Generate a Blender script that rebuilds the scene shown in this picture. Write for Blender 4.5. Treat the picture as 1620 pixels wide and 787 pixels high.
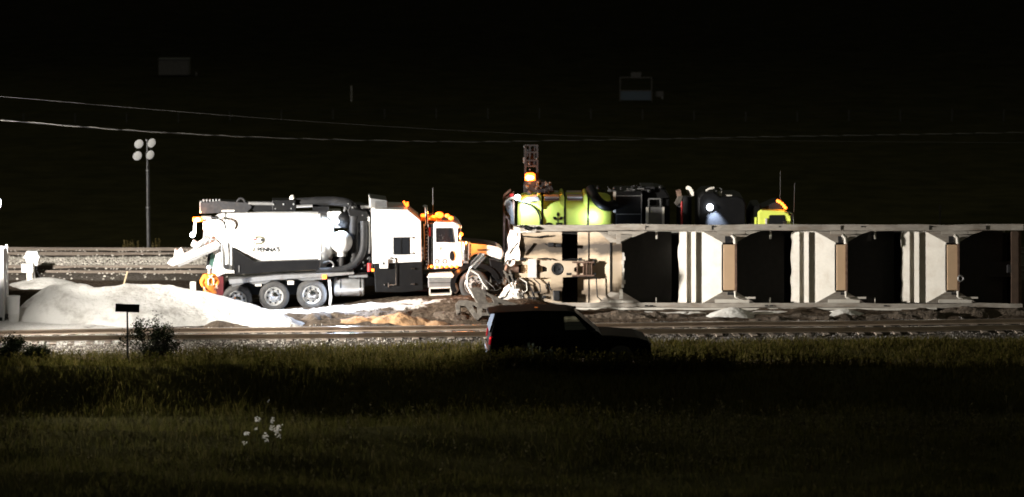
import bpy, bmesh, math, random
import numpy as np
from mathutils import Vector, Matrix
R = math.radians
random.seed(7)
rng = np.random.default_rng(11)
for o in list(bpy.data.objects):
    bpy.data.objects.remove(o)
SC = bpy.context.scene
COL = SC.collection

# ------------------------------------------------------------------ camera
F, CX, CY = 5400.0, 810.0, 393.5          # focal length and centre in photo pixels (1620 wide)
PITCH = R(7.0)
H = 120.0 * math.tan(R(8.0))
cd = bpy.data.cameras.new('camera')
cam = bpy.data.objects.new('camera', cd)
COL.objects.link(cam)
cam.location = (0, 0, H)
cam.rotation_euler = (R(90) - PITCH, 0, 0)
cd.sensor_width = 36.0
cd.lens = F / 1620.0 * 36.0
cd.clip_start, cd.clip_end = 1.0, 6000.0
cd.dof.use_dof = True; cd.dof.focus_distance = 121.0; cd.dof.aperture_fstop = 0.8   # long lens, wide open
SC.camera = cam

# ------------------------------------------------------------------ night sky and exposure
W = bpy.data.worlds.new('World')
SC.world = W
W.use_nodes = True
bg = W.node_tree.nodes['Background']
bg.inputs[0].default_value = (0.64, 0.64, 0.46, 1)
bg.inputs[1].default_value = 0.085
SC.view_settings.view_transform = 'Standard'
SC.view_settings.look = 'None'
SC.view_settings.exposure = 0.0
SC.view_settings.gamma = 1.0
SC.view_settings.use_curve_mapping = False
SC.cycles.use_denoising = True
SC.cycles.filter_width = 1.8
SC.cycles.max_bounces = 5
SC.cycles.sample_clamp_indirect = 4.0
# watts, cone (degrees), azimuth and elevation of the flood heads on the lit mast at the left; extra unseen heads added to spread the light
HEADS = [(33000, 66, 9, -3), (27000, 66, 17, -2), (33000, 64, 38, 0), (12000, 60, 64, -2), (26000, 64, 92, -5), (7500, 168, 0, -12), (21000, 60, -15, -4), (17000, 60, -58, -3)]
KEY_COL = (1.0, 0.95, 0.87)

# ------------------------------------------------------------------ helpers
def S(px, py, d):
    """point of the upright plane y = d seen at photo pixel (px, py) -> x, z"""
    u, v = (px - CX) / F, (CY - py) / F
    t = d / (math.cos(PITCH) + v * math.sin(PITCH))
    return t * u, H + t * (-math.sin(PITCH) + v * math.cos(PITCH))

def smooth(a, b, x):
    t = np.clip((x - a) / (b - a), 0, 1)
    return t * t * (3 - 2 * t)

def _hash(ix, iy, seed):
    n = (ix * 374761393 + iy * 668265263 + seed * 974634541) & 0x7fffffff
    n = ((n ^ (n >> 13)) * 1274126177) & 0x7fffffff
    return ((n ^ (n >> 16)) & 0xffff) / 65535.0

def vnoise(x, y, seed=0):
    x = np.asarray(x, float); y = np.asarray(y, float)
    ix, iy = np.floor(x).astype(np.int64), np.floor(y).astype(np.int64)
    fx, fy = x - ix, y - iy
    fx, fy = fx * fx * (3 - 2 * fx), fy * fy * (3 - 2 * fy)
    a, b = _hash(ix, iy, seed), _hash(ix + 1, iy, seed)
    c, d = _hash(ix, iy + 1, seed), _hash(ix + 1, iy + 1, seed)
    return (a * (1 - fx) + b * fx) * (1 - fy) + (c * (1 - fx) + d * fx) * fy

def fbm(x, y, seed=0, oct=4):
    s, a, t = 0, 1, 0
    for k in range(oct):
        s = s + a * vnoise(np.asarray(x) * 2 ** k, np.asarray(y) * 2 ** k, seed + k); t += a; a *= .5
    return s / t

class MB:
    def __init__(s): s.v, s.f = [], []
    def add(s, v, f):
        b = len(s.v); s.v += [tuple(p) for p in v]; s.f += [tuple(i + b for i in q) for q in f]; return s
    def box(s, x0, x1, y0, y1, z0, z1):
        v = [(x, y, z) for x in (x0, x1) for y in (y0, y1) for z in (z0, z1)]
        return s.add(v, [(0, 1, 3, 2), (4, 6, 7, 5), (0, 4, 5, 1), (2, 3, 7, 6), (0, 2, 6, 4), (1, 5, 7, 3)])
    def prism(s, prof, y0, y1):
        n = len(prof)
        v = [(x, y0, z) for x, z in prof] + [(x, y1, z) for x, z in prof]
        area = sum(prof[i][0] * prof[(i + 1) % n][1] - prof[(i + 1) % n][0] * prof[i][1] for i in range(n))
        f = [tuple(range(n)), tuple(range(2 * n - 1, n - 1, -1))] + [((i + 1) % n, i, i + n, (i + 1) % n + n) for i in range(n)]
        if area < 0: f = [q[::-1] for q in f]
        return s.add(v, f)
    def hexa(s, q0, q1):
        """two quads of 3-D points joined"""
        return s.add(list(q0) + list(q1), [(0, 1, 2, 3), (7, 6, 5, 4)] + [((i + 1) % 4, i, i + 4, (i + 1) % 4 + 4) for i in range(4)])
    def bar(s, a, b, w, h):
        a, b = Vector(a), Vector(b); d = (b - a).normalized()
        up = Vector((0, 1, 0)) if abs(d.y) < .9 else Vector((0, 0, 1))
        e = d.cross(up).normalized(); g = e.cross(d)
        q = lambda p: [p + e * i * w / 2 + g * j * h / 2 for i, j in ((-1, -1), (1, -1), (1, 1), (-1, 1))]
        return s.hexa(q(a), q(b))
    def tube(s, pts, r, n=10, cap=True):
        pts = [Vector(p) for p in pts]; m = len(pts)
        rr = r if isinstance(r, (list, tuple)) else [r] * m
        d0 = (pts[1] - pts[0]).normalized()
        e = d0.cross(Vector((0, 0, 1)) if abs(d0.z) < .9 else Vector((0, 1, 0))).normalized()
        v, f = [], []
        for i, p in enumerate(pts):
            d = (pts[min(i + 1, m - 1)] - pts[max(i - 1, 0)]).normalized()
            e = (e - d * e.dot(d)).normalized(); g = d.cross(e)
            v += [p + (e * math.cos(2 * math.pi * k / n) + g * math.sin(2 * math.pi * k / n)) * rr[i] for k in range(n)]
        for i in range(m - 1):
            f += [(i * n + k, i * n + (k + 1) % n, (i + 1) * n + (k + 1) % n, (i + 1) * n + k) for k in range(n)]
        if cap: f += [tuple(range(n - 1, -1, -1)), tuple(range((m - 1) * n, m * n))]
        return s.add(v, f)
    def lathe(s, prof, c=(0, 0, 0), axis='x', n=32, a0=0, a1=2 * math.pi):
        """prof = [(position along axis, radius)]"""
        full = abs(a1 - a0 - 2 * math.pi) < 1e-6; k = n if full else n + 1
        v, f = [], []
        for (t, r) in prof:
            for i in range(k):
                a = a0 + (a1 - a0) * i / n; p, q = r * math.cos(a), r * math.sin(a)
                v.append({'x': (c[0] + t, c[1] + p, c[2] + q), 'y': (c[0] + p, c[1] + t, c[2] + q), 'z': (c[0] + p, c[1] + q, c[2] + t)}[axis])
        for j in range(len(prof) - 1):
            for i in range(n):
                i2 = (i + 1) % k
                q = (j * k + i, j * k + i2, (j + 1) * k + i2, (j + 1) * k + i)
                f.append(q[::-1] if axis != 'y' else q)
        return s.add(v, f)
    def ball(s, c, r, n=16, sx=1, sy=1, sz=1):
        m = n // 2; v, f = [], []
        for j in range(m + 1):
            t = math.pi * j / m
            for i in range(n):
                a = 2 * math.pi * i / n
                v.append((c[0] + r * sx * math.sin(t) * math.cos(a), c[1] + r * sy * math.sin(t) * math.sin(a), c[2] + r * sz * math.cos(t)))
        for j in range(m):
            for i in range(n):
                f.append((j * n + i, (j + 1) * n + i, (j + 1) * n + (i + 1) % n, j * n + (i + 1) % n))
        return s.add(v, f)
    def build(s, name, mat, parent=None, smooth=None, bevel=0, loc=None):
        me = bpy.data.meshes.new(name); me.from_pydata(s.v, [], s.f); me.update()
        bm = bmesh.new(); bm.from_mesh(me); bmesh.ops.remove_doubles(bm, verts=bm.verts, dist=1e-5)
        bmesh.ops.recalc_face_normals(bm, faces=bm.faces); bm.to_mesh(me); bm.free()
        o = bpy.data.objects.new(name, me); COL.objects.link(o)
        me.materials.append(mat)
        if smooth is not None:
            for p in me.polygons: p.use_smooth = True
            me.set_sharp_from_angle(angle=R(smooth))
        if bevel:
            b = o.modifiers.new('bevel', 'BEVEL'); b.width = bevel; b.segments = 2; b.limit_method = 'ANGLE'; b.angle_limit = R(40)
        if parent: o.parent = parent
        if loc: o.location = loc
        return o

def merge(o, mb, mat):
    me = o.data; k = len(me.materials); me.materials.append(mat); nf = len(me.polygons)
    t = bpy.data.meshes.new('t'); t.from_pydata(mb.v, [], mb.f); bm = bmesh.new(); bm.from_mesh(t); bmesh.ops.remove_doubles(bm, verts=bm.verts, dist=1e-5); bmesh.ops.recalc_face_normals(bm, faces=bm.faces)
    for f in bm.faces: f.material_index = k
    bm.to_mesh(t); bm.free(); bm = bmesh.new(); bm.from_mesh(me); bm.from_mesh(t); bm.to_mesh(me); bm.free(); bpy.data.meshes.remove(t)
    return o

def tag(o, label=None, cat=None, group=None, kind=None):
    if label: o['label'] = label
    if cat: o['category'] = cat
    if group: o['group'] = group
    if kind: o['kind'] = kind
    return o

def empty(name, loc, label, cat, group=None, rot=(0, 0, 0)):
    o = bpy.data.objects.new(name, None); COL.objects.link(o)
    o.empty_display_size = .2
    o.location = loc; o.rotation_euler = rot
    return tag(o, label, cat, group)

def np_mesh(name, verts, faces_flat, loop_tot, mat, smooth=False):
    me = bpy.data.meshes.new(name)
    nv, nl, nf = len(verts), len(faces_flat), len(loop_tot)
    me.vertices.add(nv); me.vertices.foreach_set('co', np.asarray(verts, np.float32).ravel())
    me.loops.add(nl); me.loops.foreach_set('vertex_index', np.asarray(faces_flat, np.int32))
    me.polygons.add(nf)
    st = np.concatenate([[0], np.cumsum(loop_tot)[:-1]]).astype(np.int32)
    me.polygons.foreach_set('loop_start', st); me.polygons.foreach_set('loop_total', np.asarray(loop_tot, np.int32))
    me.update(calc_edges=True); me.validate()
    if smooth: me.polygons.foreach_set('use_smooth', np.ones(nf, bool))
    me.materials.append(mat)
    o = bpy.data.objects.new(name, me); COL.objects.link(o)
    return o

def grid_mesh(name, xs, ys, hf, mat, keep=None, smooth=True, jitter=0):
    X, Y = np.meshgrid(xs, ys); Z = hf(X, Y)
    n, m = X.shape
    idx = np.arange(n * m).reshape(n, m)
    q = np.stack([idx[:-1, :-1], idx[:-1, 1:], idx[1:, 1:], idx[1:, :-1]], -1).reshape(-1, 4)
    if keep is not None:
        k = keep(X, Y, Z); kk = (k[:-1, :-1] | k[:-1, 1:] | k[1:, 1:] | k[1:, :-1]).ravel(); q = q[kk]
    V = np.stack([X, Y, Z], -1).reshape(-1, 3)
    used = np.unique(q); re = np.full(len(V), -1); re[used] = np.arange(len(used))
    V, q = V[used], re[q]
    return np_mesh(name, V, q.ravel(), np.full(len(q), 4), mat, smooth)

def plate(name, outline, holes, y0, y1, mat, parent=None, bevel=0.0):
    """flat plate with holes in the xz plane, thickness y0..y1"""
    cu = bpy.data.curves.new(name, 'CURVE'); cu.dimensions = '2D'; cu.fill_mode = 'BOTH'
    for ring in [outline] + holes:
        sp = cu.splines.new('POLY'); sp.points.add(len(ring) - 1); sp.use_cyclic_u = True
        for p, (x, z) in zip(sp.points, ring): p.co = (x, z, 0, 1)
    cu.extrude = (y1 - y0) / 2; cu.bevel_depth = bevel
    t = bpy.data.objects.new('tmp', cu); COL.objects.link(t)
    dg = bpy.context.evaluated_depsgraph_get()
    me = bpy.data.meshes.new_from_object(t.evaluated_get(dg)); bpy.data.objects.remove(t); bpy.data.curves.remove(cu)
    for v in me.vertices:
        x, z, e = v.co; v.co = (x, (y0 + y1) / 2 - e, z)
    me.name = name; me.materials.clear(); me.materials.append(mat)
    o = bpy.data.objects.new(name, me); COL.objects.link(o)
    if parent: o.parent = parent
    return o

def text_mesh(name, txt, size, mat, parent, place, bold=0.0, shear=0, xs=1.0):
    """place maps (x, z) of the lettering to a local 3-D point"""
    cu = bpy.data.curves.new(name, 'FONT'); cu.body = txt; cu.size = size; cu.extrude = 0; cu.offset = bold; cu.shear = shear; cu.resolution_u = 3
    t = bpy.data.objects.new('tmp', cu); COL.objects.link(t)
    dg = bpy.context.evaluated_depsgraph_get()
    me = bpy.data.meshes.new_from_object(t.evaluated_get(dg)); bpy.data.objects.remove(t)
    for v in me.vertices: v.co = place(v.co.x * xs, v.co.y)
    me.name = name; me.materials.clear(); me.materials.append(mat)
    o = bpy.data.objects.new(name, me); COL.objects.link(o); o.parent = parent
    return o

# ------------------------------------------------------------------ materials
def M(name, col, rough=.5, metal=0.0, var=.12, scale=6.0, bump=0.0, bscale=40.0, dirt=None, dirt_amt=.4, dirt_scale=2.5, emit=None, strength=0, coat=0, stretch=None):
    m = bpy.data.materials.new(name); m.use_nodes = True
    N, L = m.node_tree.nodes, m.node_tree.links
    b = N['Principled BSDF']
    b.inputs['Roughness'].default_value = rough; b.inputs['Metallic'].default_value = metal
    if coat: b.inputs['Coat Weight'].default_value = coat
    tc = N.new('ShaderNodeTexCoord'); src = tc.outputs['Object']
    if stretch:
        mp = N.new('ShaderNodeMapping'); mp.inputs['Scale'].default_value = stretch; L.new(src, mp.inputs[0]); src = mp.outputs[0]
    nz = N.new('ShaderNodeTexNoise'); nz.inputs['Scale'].default_value = scale; nz.inputs['Detail'].default_value = 6
    L.new(src, nz.inputs['Vector'])
    mx = N.new('ShaderNodeMix'); mx.data_type = 'RGBA'
    L.new(nz.outputs['Fac'], mx.inputs['Factor'])
    mx.inputs['A'].default_value = tuple(max(0, c * (1 - 2 * var)) for c in col) + (1,)
    mx.inputs['B'].default_value = tuple(min(1, c * (1 + var)) for c in col) + (1,)
    out = mx.outputs['Result']
    if dirt:
        n2 = N.new('ShaderNodeTexNoise'); n2.inputs['Scale'].default_value = dirt_scale; n2.inputs['Detail'].default_value = 8; n2.inputs['Roughness'].default_value = .7
        L.new(src, n2.inputs['Vector'])
        rp = N.new('ShaderNodeMapRange'); rp.inputs[1].default_value = .48; rp.inputs[2].default_value = .72; rp.inputs[4].default_value = dirt_amt
        L.new(n2.outputs['Fac'], rp.inputs[0])
        m2 = N.new('ShaderNodeMix'); m2.data_type = 'RGBA'; L.new(rp.outputs[0], m2.inputs['Factor']); L.new(out, m2.inputs['A'])
        m2.inputs['B'].default_value = tuple(dirt) + (1,); out = m2.outputs['Result']
    L.new(out, b.inputs['Base Color'])
    if bump:
        n3 = N.new('ShaderNodeTexNoise'); n3.inputs['Scale'].default_value = bscale; n3.inputs['Detail'].default_value = 5
        L.new(src, n3.inputs['Vector'])
        bp = N.new('ShaderNodeBump'); bp.inputs['Strength'].default_value = bump; bp.inputs['Distance'].default_value = .05
        L.new(n3.outputs['Fac'], bp.inputs['Height']); L.new(bp.outputs[0], b.inputs['Normal'])
    if emit:
        b.inputs['Emission Color'].default_value = tuple(emit) + (1,); b.inputs['Emission Strength'].default_value = strength
    return m

WHITE = M('white_paint', (.78, .77, .74), .35, var=.05, dirt=(.45, .42, .36), dirt_amt=.25, coat=.3)
WHITE2 = M('white_steel', (.74, .73, .70), .45, var=.08, dirt=(.4, .36, .3), dirt_amt=.35)
BLACK = M('black_paint', (.0045, .0045, .005), .5, var=.2, dirt=(.02, .018, .015), dirt_amt=.3)
BLACKM = M('black_rubber', (.015, .015, .016), .6, var=.3, dirt=(.05, .045, .04), dirt_amt=.4)
DARK = M('dark_steel', (.026, .026, .028), .5, .1, var=.3, dirt=(.07, .06, .05), dirt_amt=.4, dirt_scale=5)
GREY = M('grey_steel', (.17, .17, .17), .45, .3, var=.2, dirt=(.2, .17, .13), dirt_amt=.4)
ALU = M('aluminium', (.62, .62, .62), .32, .8, var=.12, dirt=(.3, .28, .25), dirt_amt=.4)
CHROME = M('chrome', (.75, .75, .76), .16, 1.0, var=.05)
TYRE = M('tyre_rubber', (.045, .043, .041), .85, var=.2, dirt=(.10, .09, .08), dirt_amt=.6, dirt_scale=4, bump=.3, bscale=30)
RIM = M('polished_rim', (.55, .54, .52), .35, .5, var=.1, dirt=(.4, .38, .34), dirt_amt=.4, dirt_scale=6)
GLASS = M('dark_glass', (.012, .013, .015), .08, var=.1, coat=.5)
for _mt in (BLACK, BLACKM, DARK): _mt.node_tree.nodes['Principled BSDF'].inputs['Specular IOR Level'].default_value = .2
RED = M('red_paint', (.5, .03, .03), .4, var=.1)
REDDARK = M('dark_red_paint', (.10, .015, .018), .4, var=.2)
ORANGE = M('orange_paint', (.95, .27, .02), .35, var=.1)
LIME = M('lime_paint', (.80, .90, .13), .75, var=.06, dirt=(.22, .20, .04), dirt_amt=.25, dirt_scale=3)
BROWN = M('rusty_brown_steel', (.20, .12, .085), .7, .2, var=.3, dirt=(.32, .24, .18), dirt_amt=.5, dirt_scale=6, bump=.3)
GREEN = M('dark_green_paint', (.03, .075, .06), .4, var=.2)
AMBER = M('amber_lamp_lens', (.9, .35, .04), .3, emit=(1.0, .13, .012), strength=6.5)
AMBERDIM = M('amber_marker_lens', (.9, .3, .03), .3, emit=(1.0, .16, .02), strength=5)
BULB = M('amber_bulb', (.9, .6, .2), .3, emit=(1.0, .50, .14), strength=12)
LED = M('white_led_lens', (.8, .85, .9), .3, emit=(.85, .92, 1.0), strength=25)
LIT = M('flood_lamp_lens', (.9, .9, .9), .3, emit=(.95, .93, 1.0), strength=25)
REDLIT = M('red_tail_lens', (.5, .02, .02), .25, emit=(1, .02, .05), strength=.22)
LENS = M('pale_lamp_glass', (.8, .8, .78), .4, var=.1, scale=14)
CAR = M('hopper_cream_paint', (.68, .64, .57), .6, var=.1, dirt=(.33, .26, .19), dirt_amt=.45, dirt_scale=3.0, bump=.15, bscale=12)
SILL = M('grimy_sill_paint', (.42, .38, .33), .65, var=.25, dirt=(.2, .13, .08), dirt_amt=.65, dirt_scale=2.2, bump=.25, bscale=10, stretch=(.5, 1, 2.0))
TAN = M('tan_gate_paint', (.64, .44, .275), .65, var=.08, dirt=(.42, .26, .15), dirt_amt=.3, dirt_scale=1.5)
SHADED = M('shaded_hopper_paint', (.022, .02, .018), .85, var=.3)  # hopper paint darkened to carry the shade on faces turned from the lamp
CREASE = M('crumpled_white_sheet', (.74, .70, .64), .5, var=.12, dirt=(.36, .3, .24), dirt_amt=.4, dirt_scale=4, bump=.6, bscale=5)
FRAME = M('dusty_cast_steel', (.10, .085, .07), .8, .1, var=.4, dirt=(.26, .23, .19), dirt_amt=.6, dirt_scale=7, bump=.3)
SAND = M('white_grain', (.72, .70, .66), .95, var=.10, scale=1.2, bump=1.0, bscale=7, dirt=(.16, .13, .10), dirt_amt=.7, dirt_scale=1.0)
DIRT = M('brown_dirt', (.085, .06, .04), .95, var=.4, scale=5, bump=1, bscale=12, dirt=(.22, .18, .13), dirt_amt=.6, dirt_scale=9)
CLAY = M('orange_clay', (.36, .205, .095), .95, var=.3, scale=4, bump=1, bscale=12, dirt=(.13, .10, .06), dirt_amt=.7, dirt_scale=3)
RAIL = M('rail_steel', (.56, .46, .37), .45, .5, var=.15, dirt=(.28, .20, .14), dirt_amt=.5, dirt_scale=3, stretch=(.3, 1, 1))
RAILTOP = M('worn_rail_head', (.6, .58, .56), .3, .9, var=.1, stretch=(.2, 1, 1))
TIE = M('weathered_sleeper', (.26, .21, .165), .9, var=.3, bump=.5)
HIVIS = M('hi_vis_orange', (.95, .27, .03), .8, var=.08)
STRIPE = M('reflective_stripe', (.80, .85, .55), .4, var=.05)
PANTS = M('dark_work_trousers', (.02, .02, .025), .9)
SKIN = M('skin', (.55, .36, .27), .6, var=.06)
HAT = M('white_hard_hat', (.75, .77, .8), .35)
CABLE = M('cable_black', (.075, .072, .07), .6, var=.3)
WOOD = M('pale_wood', (.5, .38, .24), .8)
LOGO = M('logo_tan', (.11, .10, .065), .5, var=.2)
LETTER = M('lettering_grey', (.02, .02, .02), .5)
CLEAR = bpy.data.materials.new('clear_window_glass'); CLEAR.use_nodes = True
_n = CLEAR.node_tree.nodes; _b = _n['Principled BSDF']
_t = _n.new('ShaderNodeBsdfTransparent'); _t.inputs[0].default_value = (.80, .84, .80, 1)
_g = _n.new('ShaderNodeBsdfGlossy'); _g.inputs['Roughness'].default_value = .05
_m = _n.new('ShaderNodeMixShader'); _m.inputs[0].default_value = .06
CLEAR.node_tree.links.new(_t.outputs[0], _m.inputs[1]); CLEAR.node_tree.links.new(_g.outputs[0], _m.inputs[2])
CLEAR.node_tree.links.new(_m.outputs[0], _n['Material Output'].inputs[0]); _n.remove(_b)

def blade_mat(name, c0, c1, c2, thin=True):
    m = bpy.data.materials.new(name); m.use_nodes = True
    N, L = m.node_tree.nodes, m.node_tree.links
    b = N['Principled BSDF']; b.inputs['Roughness'].default_value = .8; b.inputs['Specular IOR Level'].default_value = 0.0
    g = N.new('ShaderNodeNewGeometry'); r = N.new('ShaderNodeValToRGB')
    L.new(g.outputs['Random Per Island'], r.inputs[0]); L.new(r.outputs[0], b.inputs['Base Color'])
    if thin:
        t = N.new('ShaderNodeBsdfTranslucent'); L.new(r.outputs[0], t.inputs[0]); mx = N.new('ShaderNodeMixShader'); mx.inputs[0].default_value = .5
        L.new(b.outputs[0], mx.inputs[1]); L.new(t.outputs[0], mx.inputs[2]); L.new(mx.outputs[0], N['Material Output'].inputs[0])
    r.color_ramp.elements[0].color = tuple(c0) + (1,); r.color_ramp.elements[1].color = tuple(c2) + (1,)
    e = r.color_ramp.elements.new(.6); e.color = tuple(c1) + (1,)
    return m
GRASS = blade_mat('grass_blades', (.035, .036, .008), (.08, .074, .016), (.16, .125, .042))
DRYGRASS = blade_mat('dry_grass_blades', (.10, .085, .03), (.17, .135, .05), (.26, .21, .10))
FIELDG = blade_mat('field_grass_blades', (.03, .032, .008), (.058, .056, .015), (.10, .08, .033))
LEAF = blade_mat('shrub_leaves', (.015, .02, .010), (.028, .035, .018), (.06, .07, .035), False)
ROCK = blade_mat('ballast_stones', (.04, .035, .03), (.11, .10, .09), (.30, .28, .26), False)

# ground material: zones are a colour attribute (R ballast, G dirt, B white grain and painted lamplight)
def ground_mat():
    m = bpy.data.materials.new('ground_surface'); m.use_nodes = True
    N, L = m.node_tree.nodes, m.node_tree.links
    b = N['Principled BSDF']; b.inputs['Roughness'].default_value = .95; b.inputs['Specular IOR Level'].default_value = 0.0
    tc = N.new('ShaderNodeTexCoord')
    def noise(sc, det=6):
        n = N.new('ShaderNodeTexNoise'); n.inputs['Scale'].default_value = sc; n.inputs['Detail'].default_value = det
        n.inputs['Roughness'].default_value = .65; L.new(tc.outputs['Object'], n.inputs['Vector']); return n.outputs['Fac']
    def ramp(f, c0, c1, lo=.3, hi=.7):
        r = N.new('ShaderNodeValToRGB'); L.new(f, r.inputs[0])
        r.color_ramp.elements[0].color = tuple(c0) + (1,); r.color_ramp.elements[1].color = tuple(c1) + (1,)
        r.color_ramp.elements[0].position = lo; r.color_ramp.elements[1].position = hi
        return r.outputs[0]
    at = N.new('ShaderNodeVertexColor'); at.layer_name = 'zone'
    sp = N.new('ShaderNodeSeparateColor'); L.new(at.outputs[0], sp.inputs[0])
    n1, n2, n3 = noise(.5), noise(3.0), noise(14.0)
    out = ramp(n1, (.040, .040, .018), (.078, .070, .032))
    def mix(fac, col):
        nonlocal out
        x = N.new('ShaderNodeMix'); x.data_type = 'RGBA'; L.new(fac, x.inputs['Factor']); L.new(out, x.inputs['A']); L.new(col, x.inputs['B'])
        out = x.outputs['Result']
    def edge(ch, amt=.5):
        a = N.new('ShaderNodeMath'); a.operation = 'MULTIPLY_ADD'; L.new(n2, a.inputs[0]); a.inputs[1].default_value = amt; L.new(sp.outputs[ch], a.inputs[2])
        r = N.new('ShaderNodeMapRange'); r.inputs[1].default_value = .5 + amt / 2 - .08; r.inputs[2].default_value = .5 + amt / 2 + .08; L.new(a.outputs[0], r.inputs[0])
        return r.outputs[0]
    fa_ = N.new('ShaderNodeVertexColor'); fa_.layer_name = 'far'; fs = N.new('ShaderNodeSeparateColor'); L.new(fa_.outputs[0], fs.inputs[0])
    mix(fs.outputs['Red'], ramp(n1, (.012, .012, .009), (.026, .024, .017)))
    mix(edge('Red'), ramp(n3, (.05, .043, .036), (.20, .175, .15)))
    mix(edge('Green'), ramp(noise(6.0, 8), (.022, .017, .012), (.13, .10, .075)))
    mix(edge('Blue', .8), ramp(n3, (.5, .48, .45), (.72, .70, .66)))
    L.new(out, b.inputs['Base Color'])
    bp = N.new('ShaderNodeBump'); bp.inputs['Strength'].default_value = .9; bp.inputs['Distance'].default_value = .08
    L.new(noise(9.0, 8), bp.inputs['Height']); L.new(bp.outputs[0], b.inputs['Normal'])
    return m

# ------------------------------------------------------------------ terrain
YAW = R(4.6)
def yt(x): return 113.1 + math.tan(YAW) * (np.asarray(x) + 8)
def G(x, y):
    x = np.asarray(x, float); y = np.asarray(y, float)
    z = np.zeros(np.broadcast(x, y).shape)
    z = z - 2.6 * smooth(136.2, 144.5, y)
    z = z + .22 * smooth(131.2, 132.4, y) * (1 - smooth(135.6, 136.4, y)) + .12 * smooth(127.4, 128.4, y) * (1 - smooth(130.6, 131.2, y))
    z = z + .40 * smooth(-8.5, -1.6, x) * (1 - smooth(.2, 2.5, x)) * smooth(117.2, 118.8, y) * (1 - smooth(124, 126, y))
    z = z - .14 * (1 - smooth(109.6, 111.6, y))
    crest = .40 * smooth(106.2, 104.9, y) if False else .42 * (1 - smooth(105.0, 106.5, y))
    z = z + crest
    wob = (fbm(x * .16, y * .0 + 3, 21, 2) - .5) * 2.2
    z = z - 1.15 * (1 - smooth(102.5 + wob * .4, 105.7 + wob * .5, y))
    z = z + .42 * (1 - smooth(96.5, 100.8, y + wob))
    field = (1 - smooth(109, 111, y))
    z = z + field * (fbm(x * .22, y * .3, 5, 3) - .5) * .34 + (1 - smooth(99, 102, y)) * (fbm(x * .09, y * .34, 15, 2) - .5) * .9
    yard = smooth(109, 111, y) * (1 - smooth(135, 137, y))
    z = z + yard * (fbm(x * .9, y * 1.1, 9, 4) - .5) * .10
    churn = smooth(1.4, 2.4, y - yt(x)) * (1 - smooth(119.4, 120.6, y)) * smooth(-9.6, -8.2, x)
    z = z + churn * (fbm(x * 1.8, y * 2.6, 45, 4) - .5) * .30
    far = smooth(146, 170, y)
    z = z + far * (fbm(x * .03, y * .03, 31, 3) - .5) * 1.2
    return z

fx = np.concatenate([-np.geomspace(900, 24, 16), np.arange(-22, 22.01, .2), np.geomspace(24, 900, 16)])
fy = np.concatenate([np.linspace(-60, 80, 8), np.arange(83, 139, .2), np.arange(139.5, 175, 1.2), np.geomspace(178, 3000, 36)])
ground = grid_mesh('ground', fx, fy, G, ground_mat())
tag(ground, kind='structure')
gv = np.array([v.co[:] for v in ground.data.vertices])
X, Y = gv[:, 0], gv[:, 1]
YT = yt(X)
zr = smooth(-3.4, -2.6, Y - YT) * (1 - smooth(1.5, 2.3, Y - YT)) + smooth(126.8, 128, Y) * (1 - smooth(136, 137, Y))
zg = smooth(1.5, 2.3, Y - YT) * (1 - smooth(127, 128, Y)) + smooth(106.0, 106.6, Y) * (1 - smooth(109.2, 109.8, Y)) * .9
# white spill between the pile and the dirt berm, and beneath the lorry
sp_ = np.maximum(np.exp(-(((X + 8.6) / 2.6) ** 2 + ((Y - 118.9) / 1.15) ** 2)), .95 * np.exp(-(((X + 5.2) / 3.4) ** 2 + ((Y - 119.0) / .8) ** 2)))
sp_ = np.maximum(sp_, np.exp(-(((X + 12.5) / 3.5) ** 2 + ((Y - 121.8) / 1.6) ** 2)))
sp_ = np.maximum(sp_, np.exp(-(((X + 16) / 2.6) ** 2 + ((Y - 116.2) / 1.1) ** 2)))
sp_ = sp_ * np.where(X > -9.5, .15 + 1.7 * fbm(X * 1.1, Y * 3.4, 77, 3), 1.0)
sp_ = np.maximum(sp_, .9 * np.exp(-(((X + 18) / 7.5) ** 4 + ((Y - 113.6) / 2.4) ** 4)))  # overexposed lamplight on the near track put in as white ground
zb = np.clip(sp_ * 1.1 * (.6 + .8 * fbm(X * .9, Y * 1.6, 78, 3)), 0, 1)
ca = ground.data.color_attributes.new('zone', 'FLOAT_COLOR', 'POINT')
ca.data.foreach_set('color', np.stack([np.clip(zr, 0, 1), np.clip(zg, 0, 1), zb, np.ones_like(X)], -1).astype(np.float32).ravel())

far_fade = smooth(185, 330, Y + (fbm(X * .02, Y * .02, 90, 3) - .5) * 60)  # far field coloured darker to imitate the light dying away
cf = ground.data.color_attributes.new('far', 'FLOAT_COLOR', 'POINT')
cf.data.foreach_set('color', np.stack([far_fade, far_fade, far_fade, np.ones_like(X)], -1).astype(np.float32).ravel())

def g1(x, y): return float(G(np.array([x]), np.array([y]))[0])

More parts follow.
